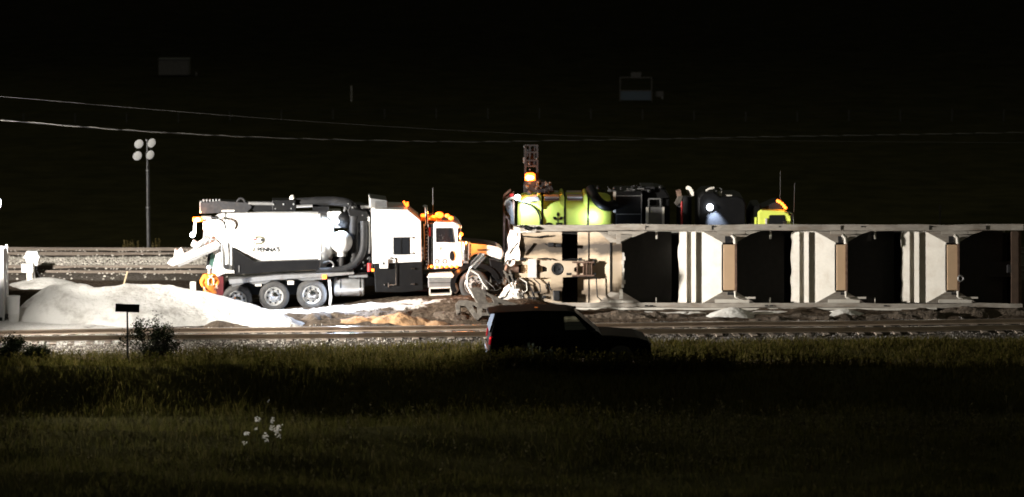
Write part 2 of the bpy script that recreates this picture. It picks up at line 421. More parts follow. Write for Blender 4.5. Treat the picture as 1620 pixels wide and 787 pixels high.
# ------------------------------------------------------------------ railway tracks
RAILB = M('rusty_rail_steel', (.24, .195, .155), .6, .3, var=.25, dirt=(.10, .07, .05), dirt_amt=.6, dirt_scale=2, stretch=(.3, 1, 1))
RAILTB = M('dull_rail_head', (.3, .27, .24), .5, .4, var=.2, stretch=(.2, 1, 1))
def track(yc, label, zoff=0.0, x0=-32, x1=32, yaw=0.0, px=0.0):
    z0 = .05 + zoff
    t = empty('railway_track', (0, yc - px * math.tan(yaw), z0), label, 'railway track', rot=(0, 0, yaw))
    for s in (-1, 1):
        y = s * .7525
        prof = [(-.07, 0), (.07, 0), (.07, .012), (.012, .03), (.012, .125), (.036, .135), (.036, .168), (-.036, .168), (-.036, .135), (-.012, .125), (-.012, .03), (-.07, .012)]
        xs = np.linspace(x0, x1, 33); v, f = [], []; n = len(prof)
        for i, xx in enumerate(xs):
            wz = .012 * math.sin(xx * .35 + yc) + .008 * math.sin(xx * .9 + s)
            v += [(xx, y + a, b + wz) for a, b in prof]
            if i: f += [((i - 1) * n + k, (i - 1) * n + (k + 1) % n, i * n + (k + 1) % n, i * n + k) for k in range(n)]
        r = MB().add(v, f).build('rail', RAIL if yaw else RAILB, t)
        hv = [(xx, y + a, .1685 + b + .012 * math.sin(xx * .35 + yc) + .008 * math.sin(xx * .9 + s)) for xx in xs for a, b in ((-.03, 0), (.03, 0))]
        MB().add(hv, [(2 * i, 2 * i + 1, 2 * i + 3, 2 * i + 2) for i in range(32)]).build('worn_head', RAILTOP if yaw else RAILTB, r)
    proto = None
    for i in range(72):
        x = -21.3 + i * .6
        if proto is None:
            proto = MB().box(-.11, .11, -1.25, 1.25, -.12, -.006).build('sleeper', TIE, t, bevel=.01); o = proto
        else:
            o = proto.copy(); COL.objects.link(o); o.parent = t
        o.location = (x + random.uniform(-.02, .02), random.uniform(-.04, .04), random.uniform(-.03, .005))
    return t
track(113.1, 'nearest railway track, two worn rails running in front of the white pile', yaw=YAW, px=-8)
track(129.5, 'rusty middle railway track just behind the white truck and pile', .01)
track(134.2, 'farthest railway track along the edge of the dark field', .115)

ROCKLIT = blade_mat('lit_ballast_stones', (.34, .31, .265), (.55, .51, .45), (.8, .75, .67), False)  # bright copy of the ballast stones, lamplight put into the colour
def stones(name, n, xf, yf, size, label, mat=None):
    xs, ys = xf(n), yf(n)
    zs = G(xs, ys)
    s = size * (.5 + rng.random(n))
    base = np.array([(1, 0, 0), (-1, 0, 0), (0, 1, 0), (0, -1, 0), (0, 0, 1), (0, 0, -1)], float)
    fc = np.array([(0, 2, 4), (2, 1, 4), (1, 3, 4), (3, 0, 4), (2, 0, 5), (1, 2, 5), (3, 1, 5), (0, 3, 5)])
    V = base[None] * s[:, None, None] * (.6 + .7 * rng.random((n, 6, 1)))
    a = rng.random(n) * 6.28; c, d = np.cos(a)[:, None], np.sin(a)[:, None]
    b = rng.random(n) * 1.0 - .5; cb, sb = np.cos(b)[:, None], np.sin(b)[:, None]
    vx = V[..., 0] * c - V[..., 1] * d; vy = V[..., 0] * d + V[..., 1] * c; vz = V[..., 2] * .75
    vx, vz = vx * cb - vz * sb, vx * sb + vz * cb
    P = np.stack([vx + xs[:, None], vy + ys[:, None], vz + zs[:, None] + s[:, None] * .2], -1).reshape(-1, 3)
    Fc = (fc[None] + (np.arange(n) * 6)[:, None, None]).reshape(-1)
    o = np_mesh(name, P, Fc, np.full(n * 8, 3), mat or ROCK)
    return tag(o, label, 'ballast', kind='stuff')
U = lambda a, b: (lambda n: rng.uniform(a, b, n))
_o = np.concatenate([rng.uniform(-2.7, -1.0, 6500), rng.uniform(-1.0, 2.2, 8500)]); _x = rng.uniform(-20, 20, len(_o))
_l = _x < -7 + 3 * rng.standard_normal(len(_x)); _xa, _oa, _xb, _ob = _x[_l], _o[_l], _x[~_l], _o[~_l]
stones('ballast_gravel', len(_xb), lambda n: _xb, lambda n: yt(_xb) + _ob, .032, 'loose grey ballast stones around the nearest track')
stones('ballast_gravel', len(_xa), lambda n: _xa, lambda n: yt(_xa) + _oa, .032, 'ballast stones coloured pale for the lamplight around the nearest track below the white pile', ROCKLIT)
stones('ballast_gravel', 15000, U(-20, 2), lambda n: np.concatenate([rng.uniform(130.5, 132.6, n * 11 // 12), rng.uniform(127.5, 136, n - n * 11 // 12)]), .05, 'pale ballast stones heaped between the two rear tracks', ROCKLIT)

# ------------------------------------------------------------------ white grain piles and dirt
def cone_field(pts, slope, rough=.05, seed=1):
    P = np.array(pts)
    def hf(X, Y):
        z = np.full(X.shape, -9.0)
        for x, y, h in P:
            r = np.sqrt((X - x) ** 2 + (Y - y) ** 2)
            sl_ = slope(x) if callable(slope) else slope
            z = np.maximum(z, h - sl_ * (np.sqrt(r * r + .09) - .3))
        return z + (fbm(X * 1.3, Y * 1.3, seed, 5) - .5) * rough * 2 + (fbm(X * 5, Y * 5, seed + 3, 3) - .5) * rough * .5
    return hf

def heap(name, pts, slope, mat, label, cat, step=.07, rough=.05, seed=1, margin=3.2):
    P = np.array(pts); hm = P[:, 2].max() / (.45 if callable(slope) else slope) + .6
    xs = np.arange(P[:, 0].min() - hm, P[:, 0].max() + hm, step); ys = np.arange(P[:, 1].min() - hm, P[:, 1].max() + hm, step)
    hf = cone_field(pts, slope, rough, seed)
    o = grid_mesh(name, xs, ys, hf, mat, keep=lambda X, Y, Z: Z > G(X, Y) - .06)
    return tag(o, label, cat)

def ridge(pix, n=14):
    out = []
    for (a, b) in zip(pix[:-1], pix[1:]):
        for i in range(n):
            t = i / n; px, py, d = [a[k] * (1 - t) + b[k] * t for k in range(3)]
            x, z = S(px, py, d); out.append((x, d, z))
    x, z = S(pix[-1][0], pix[-1][1], pix[-1][2]); out.append((x, pix[-1][2], z))
    return out

heap('grain_pile', ridge([(84, 452, 118), (110, 448, 118), (128, 450, 118), (143, 459, 117.8), (170, 455, 117.9), (200, 450, 118), (270, 453, 118.1), (318, 463, 117.8),
     (355, 472, 117.5), (395, 483, 117.0), (432, 495, 116.3), (458, 510, 115.6)]), lambda x: .80 - .34 * float(smooth(-15.6, -12.5, x)), SAND,
     'long bright white grain pile spilled beside the rear of the white truck', 'pile', .06, .10, 3)
def pile_at(px, ptop, d, slope, seed, label):
    x, z = S(px, ptop, d)
    heap('grain_pile', [(x, d, z)], slope, SAND, label, 'pile', .04, .02, seed)
pile_at(1160, 487, 118.3, .42, 11, 'small pointed white grain cone under the middle of the overturned railcar')
x_, z_ = S(1338, 486, 118.6)
heap('grain_pile', [(x_ - .5 + i * .06, 118.6, z_ - .16 + i * .012) for i in range(9)], .42, SAND, 'low lopsided white grain heap under the third hopper of the railcar', 'pile', .04, .03, 15)
x_, z_ = S(1230, 491, 119)
heap('grain_pile', [(x_ - .5 + i * .1, 119.0, z_ - .03) for i in range(9)], .3, SAND, 'thin flat white grain patch right of the pointed cone', 'pile', .05, .03, 16)
x_, z_ = S(1040, 493, 118.9)
heap('grain_pile', [(x_ - 1.2 + i * .12, 118.9, z_ - .03) for i in range(22)], .3, SAND, 'long thin white grain streak under the left hopper of the railcar', 'pile', .05, .05, 17)
x_, z_ = S(60, 440, 126.4)
heap('grain_pile', [(x_ - .35 + i * .08, 126.3, .12 + .02 * i) for i in range(8)], .25, SAND, 'low white grain mound around the white trackside boxes', 'pile', .06, .04, 18)

def berm(pix, slope, mat, label, seed, rough=.12, cat='dirt mound', name='dirt_mound'):
    return heap(name, ridge(pix, 8), slope, mat, label, cat, .06, rough, seed)
berm([(545, 505, 116.6), (590, 501, 116.8), (632, 498, 116.6), (664, 503, 116.4), (690, 508, 116.2)], .55, CLAY, 'orange brown clay mound between the white truck and the near track', 21, .16)
berm([(325, 519, 115.3), (344, 509, 115.5), (362, 512, 115.5), (385, 517, 115.3)], .55, DIRT, 'small weedy dirt hump at the foot of the white pile', 22, .07)
berm([(500, 497, 117.5), (545, 494, 117.8), (600, 494, 117.8), (650, 493, 118), (720, 497, 117.6)], .5, DIRT, 'dark churned dirt ridge below the white truck', 23, .16)
berm([(800, 501, 117.3), (900, 500, 117.4), (980, 496, 117.6), (1040, 496, 117.7), (1080, 499, 117.5), (1130, 503, 117.2)], .5, DIRT, 'churned dirt bank below the left half of the railcar', 24, .17)
berm([(1200, 503, 117.2), (1270, 499, 117.5), (1320, 501, 117.2), (1400, 497, 117.6), (1480, 496, 117.6)], .5, DIRT, 'churned dirt bank below the right half of the railcar', 25, .17)
berm([(1500, 491, 118.2), (1545, 486, 118.4), (1600, 489, 118.3), (1660, 492, 118)], .7, DIRT, 'dark dirt hump against the right end of the railcar', 26, .18)

# ------------------------------------------------------------------ lit flood mast (left edge) and its lamps
def lamp_head(mb_s, mb_l, c, az, el, r=.19):
    """shade and lens meshes of one flood lamp, facing azimuth az from +x towards +y and elevation el"""
    d = Vector((math.cos(az) * math.cos(el), math.sin(az) * math.cos(el), math.sin(el)))
    q = Vector((1, 0, 0)).rotation_difference(d).to_matrix()
    t = MB().lathe([(-.26, .0), (-.26, .07), (-.14, .10), (-.06, r * .85), (0, r), (.02, r)], n=20)
    mb_s.add([q @ Vector(v) + Vector(c) for v in t.v], t.f)
    t = MB().lathe([(.006, r * .97), (.03, r * .7), (.045, 0)], n=20)
    mb_l.add([q @ Vector(v) + Vector(c) for v in t.v], t.f)
    return d
def flood_mast(loc, ztop, heads, lens, label, lit=False, hr=.19):
    n_lit = 0
    r = empty('light_tower', loc, label, 'light tower')
    b = MB().box(-1.7, -.06, -.55, .55, .45, 1.15).build('trailer_box', WHITE2, r, bevel=.04)
    for s in (-1, 1):
        MB().lathe([(-.09, .12), (-.1, .3), (.1, .3), (.09, .12)], (-.75, s * .72, .3), 'y', 20).build('wheel', TYRE, r, smooth=40)
    MB().bar((-1.7, 0, .45), (-2.7, 0, .42), .08, .08).build('tow_bar', DARK, r)
    zs = [1.15, 1.15 + (ztop - 1.15) * .42, 1.15 + (ztop - 1.15) * .74, ztop]
    for k in range(3):
        MB().tube([(0, 0, zs[k]), (.008 * k, 0, zs[k + 1])], .062 - .016 * k, 10).build('mast_section', GREY, r, smooth=40)
        MB().lathe([(-.03, .0), (-.03, .075 - .016 * k), (.03, .075 - .016 * k), (.03, 0)], (0, 0, zs[k + 1]), 'z', 12).build('mast_collar', ALU, r)
    MB().tube([(.09, -.02, 1.15), (.09, -.02, zs[2]), (.03, -.02, ztop - .3)], .014, 6).build('coiled_cable', BLACKM, r)
    for zz in sorted({round(h[2], 2) for h in heads}):
        hx = [h[0] for h in heads if round(h[2], 2) == zz]
        MB().bar((min(hx), 0, zz), (max(hx), 0, zz), .05, .05).build('cross_arm', DARK, r)
    for (x, y, z, az, el) in heads:
        a, c = MB(), MB(); d = lamp_head(a, c, (x, y, z), az, el, hr)
        sh = a.build('lamp_head', GREY, r, smooth=40); c.build('lamp_lens', lens, sh, smooth=60)
        if lit:
            ld = bpy.data.lights.new('flood_lamp', 'SPOT'); ld.energy, cone = HEADS[n_lit][:2]; n_lit += 1; ld.color = KEY_COL; ld.spot_size = R(cone); ld.spot_blend = 1.0; ld.shadow_soft_size = .16
            lo = bpy.data.objects.new('flood_lamp', ld); COL.objects.link(lo); lo.parent = r
            lo.location = Vector((x, y, z)) + d * .12; lo.rotation_euler = d.to_track_quat('-Z', 'Y').to_euler()
    return r
lx, lz = S(-9, 322, 112.0); gz = g1(lx, 112)
flood_mast((lx, 112.0, gz), lz - gz + .15, [(hx_, 0, lz - gz + hz_, R(HEADS[i][2]), R(HEADS[i][3])) for i, (hx_, hz_) in enumerate(((.17, 0), (.02, -.45), (-.28, 0), (-.28, -.45), (-.7, 0), (-.7, -.45), (-1.1, 0), (-1.1, -.45)))], LIT,
           'lit flood mast at the left edge, only the rim of one lamp showing', True)
# the same kind of mast standing unlit beyond the tracks
mx, mz = S(232, 222, 142.0); mg = g1(mx, 142)
kk = 142 / 5400
flood_mast((mx, 142.0, mg), mz - mg, [(-.33, 0, mz - mg - .16, R(-60), R(-14)), (.20, 0, mz - mg - .12, R(-50), R(-14)), (-.40, 0, mz - mg - .66, R(-60), R(-14)), (.13, 0, mz - mg - .62, R(-50), R(-14))], LENS,
           'tall unlit light tower with four round lamps behind the tracks', hr=.205)

# ------------------------------------------------------------------ overturned hopper railcar
RX, RZ = S(1210, 490, 119.6)
RC = empty('hopper_railcar', (RX, 119.6, RZ), 'overturned cream hopper railcar lying on its side, underside and gates showing', 'railcar', rot=(R(-8), 0, 0))
KR = 120.75 / 5400
rx = lambda px: (px - 1210) * KR
rz = lambda py: (490 - py) * KR
def rbox(mb, p0, p1, q0, q1, w0, w1): return mb.box(rx(p0), rx(p1), w0, w1, rz(q1), rz(q0))
def wavy_bar(p0, p1, q0, q1, w0, w1, amp, seed, n=40):
    m = MB(); v, f = [], []
    for i in range(n + 1):
        p = p0 + (p1 - p0) * i / n; dz = (float(vnoise(p * .02, 0, seed)) - .5) * amp; dw = (float(vnoise(p * .03, 5, seed)) - .5) * amp
        v += [(rx(p), w0 + dw, rz(q1) + dz), (rx(p), w0 + dw, rz(q0) + dz), (rx(p), w1, rz(q0) + dz), (rx(p), w1, rz(q1) + dz)]
        if i: f += [((i - 1) * 4 + k, (i - 1) * 4 + (k + 1) % 4, i * 4 + (k + 1) % 4, i * 4 + k) for k in range(4)]
    f += [(0, 1, 2, 3), (4 * n + 3, 4 * n + 2, 4 * n + 1, 4 * n)]
    return m.add(v, f)
top = wavy_bar(822, 1620, 355.5, 365.5, -.02, .24, .05, 41).build('side_sill', SILL, RC, bevel=.012)
bot = wavy_bar(836, 1618, 480, 487, -.02, .24, .05, 42).build('side_sill', SILL, RC, bevel=.012)
wavy_bar(905, 1482, 487.5, 491, -.06, .2, .03, 43).build('sill_flange', CAR, bot)
# little brackets and marks on the sills
m = MB()
for p in (870, 1021, 1126, 1232, 1330, 1470, 1560):
    rbox(m, p, p + 1.2, 357, 364, -.034, .0)
m.build('sill_seam', DARK, top)
m = MB()
for p in (1021, 1126, 1232, 1362, 1472): rbox(m, p, p + 4, 358, 360, -.045, 0)
for p in (1020, 1028, 1210, 1218, 1398): rbox(m, p, p + 5, 483, 485, -.05, 0)
m.build('sill_bracket', DARK, bot)
# body of the car behind the underframe
def sheet(mb, pts): return mb.add(pts, [tuple(range(len(pts)))])
DEP = 4.1
m = MB()
m.prism([(rx(825), .26), (rx(1618), .26), (rx(1618), DEP), (rx(825), DEP)], 0, 1)
bv = [(x, w, z) for (x, z, w) in m.v]                       # swap so the outline lies along the car's height
m = MB(); m.box(rx(826), rx(1616), .9, DEP, rz(486), rz(482)); m.build('body_side', SILL, RC)
m = MB(); m.box(rx(826), rx(1616), .26, DEP, rz(359.5), rz(356.5)); m.build('body_side', SILL, RC)
m = MB(); m.box(rx(826), rx(1616), DEP - .06, DEP, rz(481.5), rz(360)); m.build('roof', CAR, RC)
m = MB(); m.box(rx(1608), rx(1616), .0, DEP - .07, rz(481.5), rz(366)); m.build('end_sheet', BROWN, RC)
m = MB(); m.box(rx(828), rx(833), .35, DEP - .07, rz(479.5), rz(366)); m.build('end_sheet', CAR, RC)
# hopper pockets
SL = .435
def pocket(g0, g1_, left_run, right_run, first=False):
    a, b, t, u = g0, g1_, 384, 462
    e = 31
    we = e * KR * SL
    wl, wr = left_run * KR * SL, right_run * KR * SL
    P = lambda p, q, w: (rx(p), w, rz(q))
    mb = MB()
    sheet(mb, [P(a, t, 0), P(a - e, 366, we), P(a - left_run, 366, wl), P(a - left_run, 480, wl), P(a - e, 480, we), P(a, u, 0)])
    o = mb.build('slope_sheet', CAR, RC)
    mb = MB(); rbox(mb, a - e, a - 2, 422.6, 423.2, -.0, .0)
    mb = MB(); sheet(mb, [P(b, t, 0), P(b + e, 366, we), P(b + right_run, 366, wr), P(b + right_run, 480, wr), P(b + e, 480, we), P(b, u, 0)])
    mb.build('slope_sheet', SHADED, RC)
    for (q0, q1) in ((t, 366), (u, 480)):
        mb = MB(); sheet(mb, [P(a, q0, 0), P(b, q0, 0), P(b + e, q1, we), P(a - e, q1, we)]); mb.build('side_sheet', SILL, RC)
    # raised cross ridges on the lit sheet
    for (p0, p1, hgt) in (() if first else ((a - 68, a - 56, .22), (a - 48.5, a - 41.5, .17))):
        w0, w1 = (a - p0) * KR * SL, (a - p1) * KR * SL
        mb = MB(); n = 14; v, f = [], []
        for i in range(n + 1):
            q = 367 + (479 - 367) * i / n; jag = (random.random() - .5) * 3.0 if p1 - p0 > 10 else 0
            v += [P(p0 + jag, q, w0 - hgt), P(p1, q, w1 - hgt), P(p1, q, w1 + .03), P(p0 + jag, q, w0 + .03)]
            if i: f += [((i - 1) * 4 + k, (i - 1) * 4 + (k + 1) % 4, i * 4 + (k + 1) % 4, i * 4 + k) for k in range(4)]
        mb.add(v, f).build('cross_ridge', CAR, RC)
    # gate
    mb = MB(); rbox(mb, a + 1.2, b - 2.6, 387.5, 459.5, -.10, .02); gt = mb.build('gate', TAN, RC, bevel=.012)
    mb = MB(); rbox(mb, b - 2.4, b + .4, 386, 461, -.13, .02); mb.build('gate_rail', BROWN, gt)
    mb = MB()
    rbox(mb, a - 1.4, a - .2, 387, 460, -.05, .02)
    for i in range(18): rbox(mb, a - .2, a + .5, 388 + i * 4, 389.6 + i * 4, -.05, .02)
    mb.build('bolt_row', DARK, gt)
    mb = MB().tube([P(b - 8, 372, -.16), P(b - 3, 376, -.16), P(b - 2, 386, -.14)], .07, 10); mb.build('capstan', CAR, gt, smooth=40)
    mb = MB(); rbox(mb, a + 4, b - 8, 374, 385, -.06, .03); rbox(mb, a + 8, b - 3, 462.5, 467, -.08, .03); mb.build('gear_bracket', DARK, gt)
    mb = MB().tube([P(b - 2, 461, -.1), P(b - 2, 470, -.12), P(b + 1, 472, -.12)], .045, 8); mb.build('lock_pin', CAR, gt)
    # corner gussets
    mb = MB(); rbox(mb, a - 8, b + 14, 366, 371, -.012, .05)
    mb.add([P(b + 15, 373, -.01), P(b + 38, 366, -.01), P(b + 20, 366, -.01), P(b + 15, 366, -.01), P(b + 15, 373, .05), P(b + 38, 366, .05), P(b + 20, 366, .05), P(b + 15, 366, .05)],
           [(0, 1, 2, 3), (7, 6, 5, 4), (0, 4, 5, 1)])
    mb.build('corner_gusset', SILL, RC)
    mb = MB(); rbox(mb, a - 12, b + 20, 474, 479.5, -.035, .03); rbox(mb, b + 2, b + 30, 470, 473, -.05, -.02); mb.build('corner_gusset', CAR, RC)
gates = [(966.5, 985), (1143, 1165), (1322, 1340), (1497, 1517)]
for i, (a, b) in enumerate(gates):
    lr = 56 if i == 0 else 66
    rr = (gates[i + 1][0] - b) / 2 if i < 3 else 74
    if i == 0: continue
    pocket(a, b, lr, rr)
# ridge slivers that catch the lamp light
for p in (1038, 1219, 1385):
    m = MB(); rbox(m, p, p + 2.4, 366, 378, .22, .5); rbox(m, p, p + 1.4, 471, 480, .26, .5); m.build('rib', CAR, RC)
# left, exposed end: shear plate, dark opening, first hopper wall
def soot_mat():
    m = bpy.data.materials.new('sooty_underframe_plate'); m.use_nodes = True
    N, L = m.node_tree.nodes, m.node_tree.links; b = N['Principled BSDF']; b.inputs['Roughness'].default_value = .7
    tc = N.new('ShaderNodeTexCoord'); sp = N.new('ShaderNodeSeparateXYZ'); L.new(tc.outputs['Object'], sp.inputs[0])
    mp = N.new('ShaderNodeMapping'); mp.inputs['Scale'].default_value = (.5, 1, 1.2); L.new(tc.outputs['Object'], mp.inputs[0])
    nz = N.new('ShaderNodeTexNoise'); nz.inputs['Scale'].default_value = 2.2; nz.inputs['Detail'].default_value = 8; nz.inputs['Roughness'].default_value = .6; L.new(mp.outputs[0], nz.inputs['Vector'])
    ad = N.new('ShaderNodeMath'); ad.operation = 'MULTIPLY_ADD'; L.new(nz.outputs['Fac'], ad.inputs[0]); ad.inputs[1].default_value = .75; L.new(sp.outputs['Z'], ad.inputs[2])
    dv = N.new('ShaderNodeMath'); dv.operation = 'DIVIDE'; L.new(ad.outputs[0], dv.inputs[0]); dv.inputs[1].default_value = 3.6
    r = N.new('ShaderNodeValToRGB'); L.new(dv.outputs[0], r.inputs[0])
    E = r.color_ramp.elements; E[0].position = .0; E[0].color = (.50, .41, .31, 1); E[1].position = 1; E[1].color = (.46, .37, .27, 1)
    for p, c in ((.17, (.50, .41, .31, 1)), (.25, (.12, .09, .06, 1)), (.30, (.15, .11, .075, 1)), (.37, (.46, .36, .25, 1)), (.55, (.55, .44, .33, 1)), (.62, (.50, .38, .26, 1)), (.685, (.07, .055, .04, 1)), (.73, (.06, .045, .034, 1)), (.81, (.40, .30, .2, 1)), (.88, (.52, .43, .33, 1))):
        e = E.new(p); e.color = c
    L.new(r.outputs[0], b.inputs['Base Color'])
    bp = N.new('ShaderNodeBump'); bp.inputs['Strength'].default_value = .25; L.new(nz.outputs['Fac'], bp.inputs['Height']); L.new(bp.outputs[0], b.inputs['Normal'])
    return m
SOOT = soot_mat()
P = lambda p, q, w: (rx(p), w, rz(q))
m = MB(); rbox(m, 819, 889, 367, 479, .06, .12); m.build('shear_plate', SOOT, RC)
m = MB(); sheet(m, [P(914, 367, .30), P(930, 367, .24), P(947, 367, .16), P(966, 384, .02), P(966, 462, .02), P(947, 479, .16), P(930, 479, .24), P(914, 479, .30)]); m.build('slope_sheet', SOOT, RC)
m = MB(); rbox(m, 930.6, 931.8, 367, 479, .205, .26); m.build('stiffener', DARK, RC)
m = MB(); rbox(m, 967, 984, 384, 462, -.08, .06); g_ = m.build('gate', SOOT, RC, bevel=.01)
m = MB(); rbox(m, 964.8, 966.8, 384, 462, -.1, .03); m.build('gate_seam', DARK, g_)
m = MB()
for i in range(9): rbox(m, 983 + random.uniform(0, 2), 986 + random.uniform(0, 3.5), 400 + i * 6.2, 406 + i * 6.2, -.1 - random.uniform(0, .06), .02)
m.build('torn_edge', CREASE, g_)
for (q0, q1) in ((384, 367), (462, 479)):
    m = MB(); sheet(m, [P(947, q1, .16), P(966, q0, .02), P(985, q0, .0), P(1016, q1, .3)]); m.build('side_sheet', SILL, RC)
m = MB(); sheet(m, [P(985, 384, 0), P(1016, 366, .3), P(1064, 366, .76), P(1064, 480, .76), P(1016, 480, .3), P(985, 462, 0)]); m.build('slope_sheet', SHADED, RC)
m = MB(); rbox(m, 962, 1000, 366, 371, -.012, .05); m.add([P(1000, 376, -.01), P(1026, 366, -.01), P(1000, 366, -.01)], [(0, 1, 2)]); rbox(m, 975, 982, 371, 386, -.16, -.05); m.build('corner_gusset', SILL, RC)
m = MB(); rbox(m, 962, 1002, 476, 479.5, -.05, .03); rbox(m, 980, 985, 458, 473, -.14, -.05); m.build('corner_gusset', CAR, RC)
# dark sheets standing in for the shade inside the openings
m = MB(); rbox(m, 886, 1500, 367, 479, 1.5, 1.54); m.build('shade_backing', SHADED, RC)
m = MB(); rbox(m, 1520, 1600, 367, 479, 1.0, 1.04); m.build('shade_backing', SHADED, RC)
# centre sill with coupler gear
circ = lambda cx, cy, r, n=20, sx=1: [(rx(cx) + r * sx * math.cos(2 * math.pi * i / n), rz(cy) + r * math.sin(2 * math.pi * i / n)) for i in range(n)]
pl = lambda pts: [(rx(a), rz(b)) for a, b in pts]
cs = plate('centre_sill', pl([(815, 412), (925, 414), (925, 421), (915, 421), (908, 424), (908, 430), (915, 433), (925, 433), (925, 437), (905, 438), (890, 439), (890, 455), (872, 457), (872, 439), (815, 439)]),
           [pl([(818, 419), (835, 419), (835, 433), (818, 433)]), pl([(850, 419), (863, 422), (866, 424), (866, 430), (850, 433)]), circ(882.5, 426, 10.5 * KR)], -.05, .05, SOOT, RC, .01)
m = MB(); rbox(m, 836, 849, 410, 440, -.12, -.05); m.build('yoke_plate', CAR, cs, bevel=.01)
m = MB(); rbox(m, 817, 870, 418, 435, .052, .058); m.build('draft_pocket', DARK, cs)
m = MB(); rbox(m, 824, 834, 420, 432, -.03, .05); rbox(m, 851, 858, 421, 431, -.03, .05); m.build('draft_gear', TAN, cs, bevel=.03)
m = MB().lathe([(.02, 9.8 * KR), (-.03, 9.8 * KR), (-.05, 7.5 * KR), (-.03, 6 * KR), (-.02, 1.5 * KR), (-.05, 1.2 * KR), (-.05, 0)], (rx(882.5), 0, rz(426)), 'y', 28); m.build('centre_plate', DARK, cs, smooth=40)
for (q0, q1) in ((414, 416.5), (435, 437.5)):
    m = MB(); rbox(m, 905, 940, q0, q1, -.12, .02); m.build('yoke_arm', BROWN, cs)
m = MB()
for p in (912, 922, 927, 935): rbox(m, p, p + 1.6, 414, 437, -.10, -.02)
m.build('yoke_strap', BROWN, cs)
m = MB(); rbox(m, 929.5, 933.5, 419, 433, -.03, 0.0); m.build('spacer', CAR, cs)
m = MB(); rbox(m, 872, 889, 455, 479, -.03, .059); m.build('bolster_web', SOOT, cs)
m = MB(); rbox(m, 875, 886, 460, 476, -.16, -.03); m.build('brake_cylinder', DARK, RC, bevel=.03)
# pipes
for pts in ([(905, 438), (940, 438), (943, 440), (945, 470), (952, 476)], [(843, 439), (846, 443), (854, 450), (855, 462), (843, 464), (843, 478)], [(822, 440), (833, 447), (834, 460), (829, 463)], [(865, 458), (863, 452), (869, 448)], [(820, 460), (830, 474)]):
    m = MB().tube([P(a, b, -.07) for a, b in pts], .022, 7); m.build('brake_pipe', DARK if pts[0][0] != 822 else CAR, RC, smooth=60)
for pts in ([(806, 402), (812, 394), (820, 384)], [(804, 418), (808, 412), (815, 411)]):
    m = MB().tube([P(a, b, -.22) for a, b in pts], .03, 7); m.build('uncoupling_lever', DARK, RC)
for pts in ([(826, 374), (846, 376), (868, 373)], [(862, 386), (870, 390), (880, 388), (889, 391)], [(820, 446), (838, 452), (846, 470)], [(850, 410), (866, 409), (872, 412)], [(868, 446), (871, 460)], [(892, 412), (906, 410), (926, 412)]):
    m = MB().tube([P(a, b, -.03) for a, b in pts], .026, 6); m.build('brake_pipe', DARK, RC, smooth=60)
for (a, b, c, d) in ((867, 384, 876, 391), (880, 386, 888, 391), (834, 470, 848, 478), (858, 468, 864, 472), (822, 408, 832, 412), (896, 432, 904, 436), (915, 408, 921, 413), (938, 412, 942, 420), (938, 432, 943, 437)):
    m = MB(); rbox(m, a, c, b, d, -.07, .06); m.build('bracket', DARK, RC, bevel=.01)
# bent end sheet and crumpled lower corner
def crumple(name, quad, n, amp, seed, mat, w=0.0):
    (a, b, c, d) = quad; v, f = [], []
    for j in range(n + 1):
        for i in range(n + 1):
            s, t = i / n, j / n
            p = a[0] * (1 - s) * (1 - t) + b[0] * s * (1 - t) + c[0] * s * t + d[0] * (1 - s) * t
            q = a[1] * (1 - s) * (1 - t) + b[1] * s * (1 - t) + c[1] * s * t + d[1] * (1 - s) * t
            ww = a[2] * (1 - s) * (1 - t) + b[2] * s * (1 - t) + c[2] * s * t + d[2] * (1 - s) * t
            k = (float(fbm(s * 3.1, t * 4.3, seed, 3)) - .5) * amp; k2 = (float(fbm(s * 4, t * 4, seed + 9, 2)) - .5) * amp * 60 * (1 if s in (0, 1) else .6)
            v.append(P(p + k2 * .35, q + k2 * .2, ww + k))
    for j in range(n):
        for i in range(n): f.append((j * (n + 1) + i, j * (n + 1) + i + 1, (j + 1) * (n + 1) + i + 1, (j + 1) * (n + 1) + i))
    o = MB().add(v, f).build(name, mat, RC); so = o.modifiers.new('thick', 'SOLIDIFY'); so.thickness = .02
    return o
crumple('end_plate', [(806, 364, .25), (824, 366, -.04), (820, 418, -.02), (799, 420, .3)], 10, .25, 51, CREASE)
crumple('end_plate', [(803, 452, .12), (821, 440, -.03), (832, 484, -.05), (786, 472, .15)], 10, .35, 52, CREASE)
crumple('end_plate', [(812, 356, .2), (850, 357, .0), (846, 368, -.03), (815, 370, .0)], 8, .2, 53, CAR)
m = MB()
for (a, b, c, d) in ((812, 356, 828, 360), (830, 359, 846, 362), (826, 357, 836, 364), (846, 359, 852, 363)): m.tube([P(a, b, -.09), P((a + c) / 2, (b + d) / 2 + 1.5, -.13), P(c, d, -.07)], .035, 6)
m.build('torn_bracket', DARK, RC)
# coupler
m = MB().tube([P(820, 426, -.02), P(808, 426, -.04), P(800, 424, -.08)], [.14, .12, .16], 10); m.build('coupler', BROWN, RC, smooth=40)
m = MB()
for (a, b, c, d, w) in ((798, 420, 803, 412, .07), (803, 412, 811, 416, .06), (797, 428, 803, 440, .08), (803, 440, 809, 455, .06), (806, 428, 812, 446, .06), (812, 446, 814, 458, .06), (800, 434, 811, 436, .05)): m.bar(P(a, b, -.14), P(c, d, -.16), w, .09)
m.build('coupler_carrier', FRAME, RC, bevel=.008)
m = MB().lathe([(-.02, 0), (-.02, .09), (.05, .09)], (rx(808), -.2, rz(418)), 'y', 14); m.build('striker_boss', CREASE, RC)
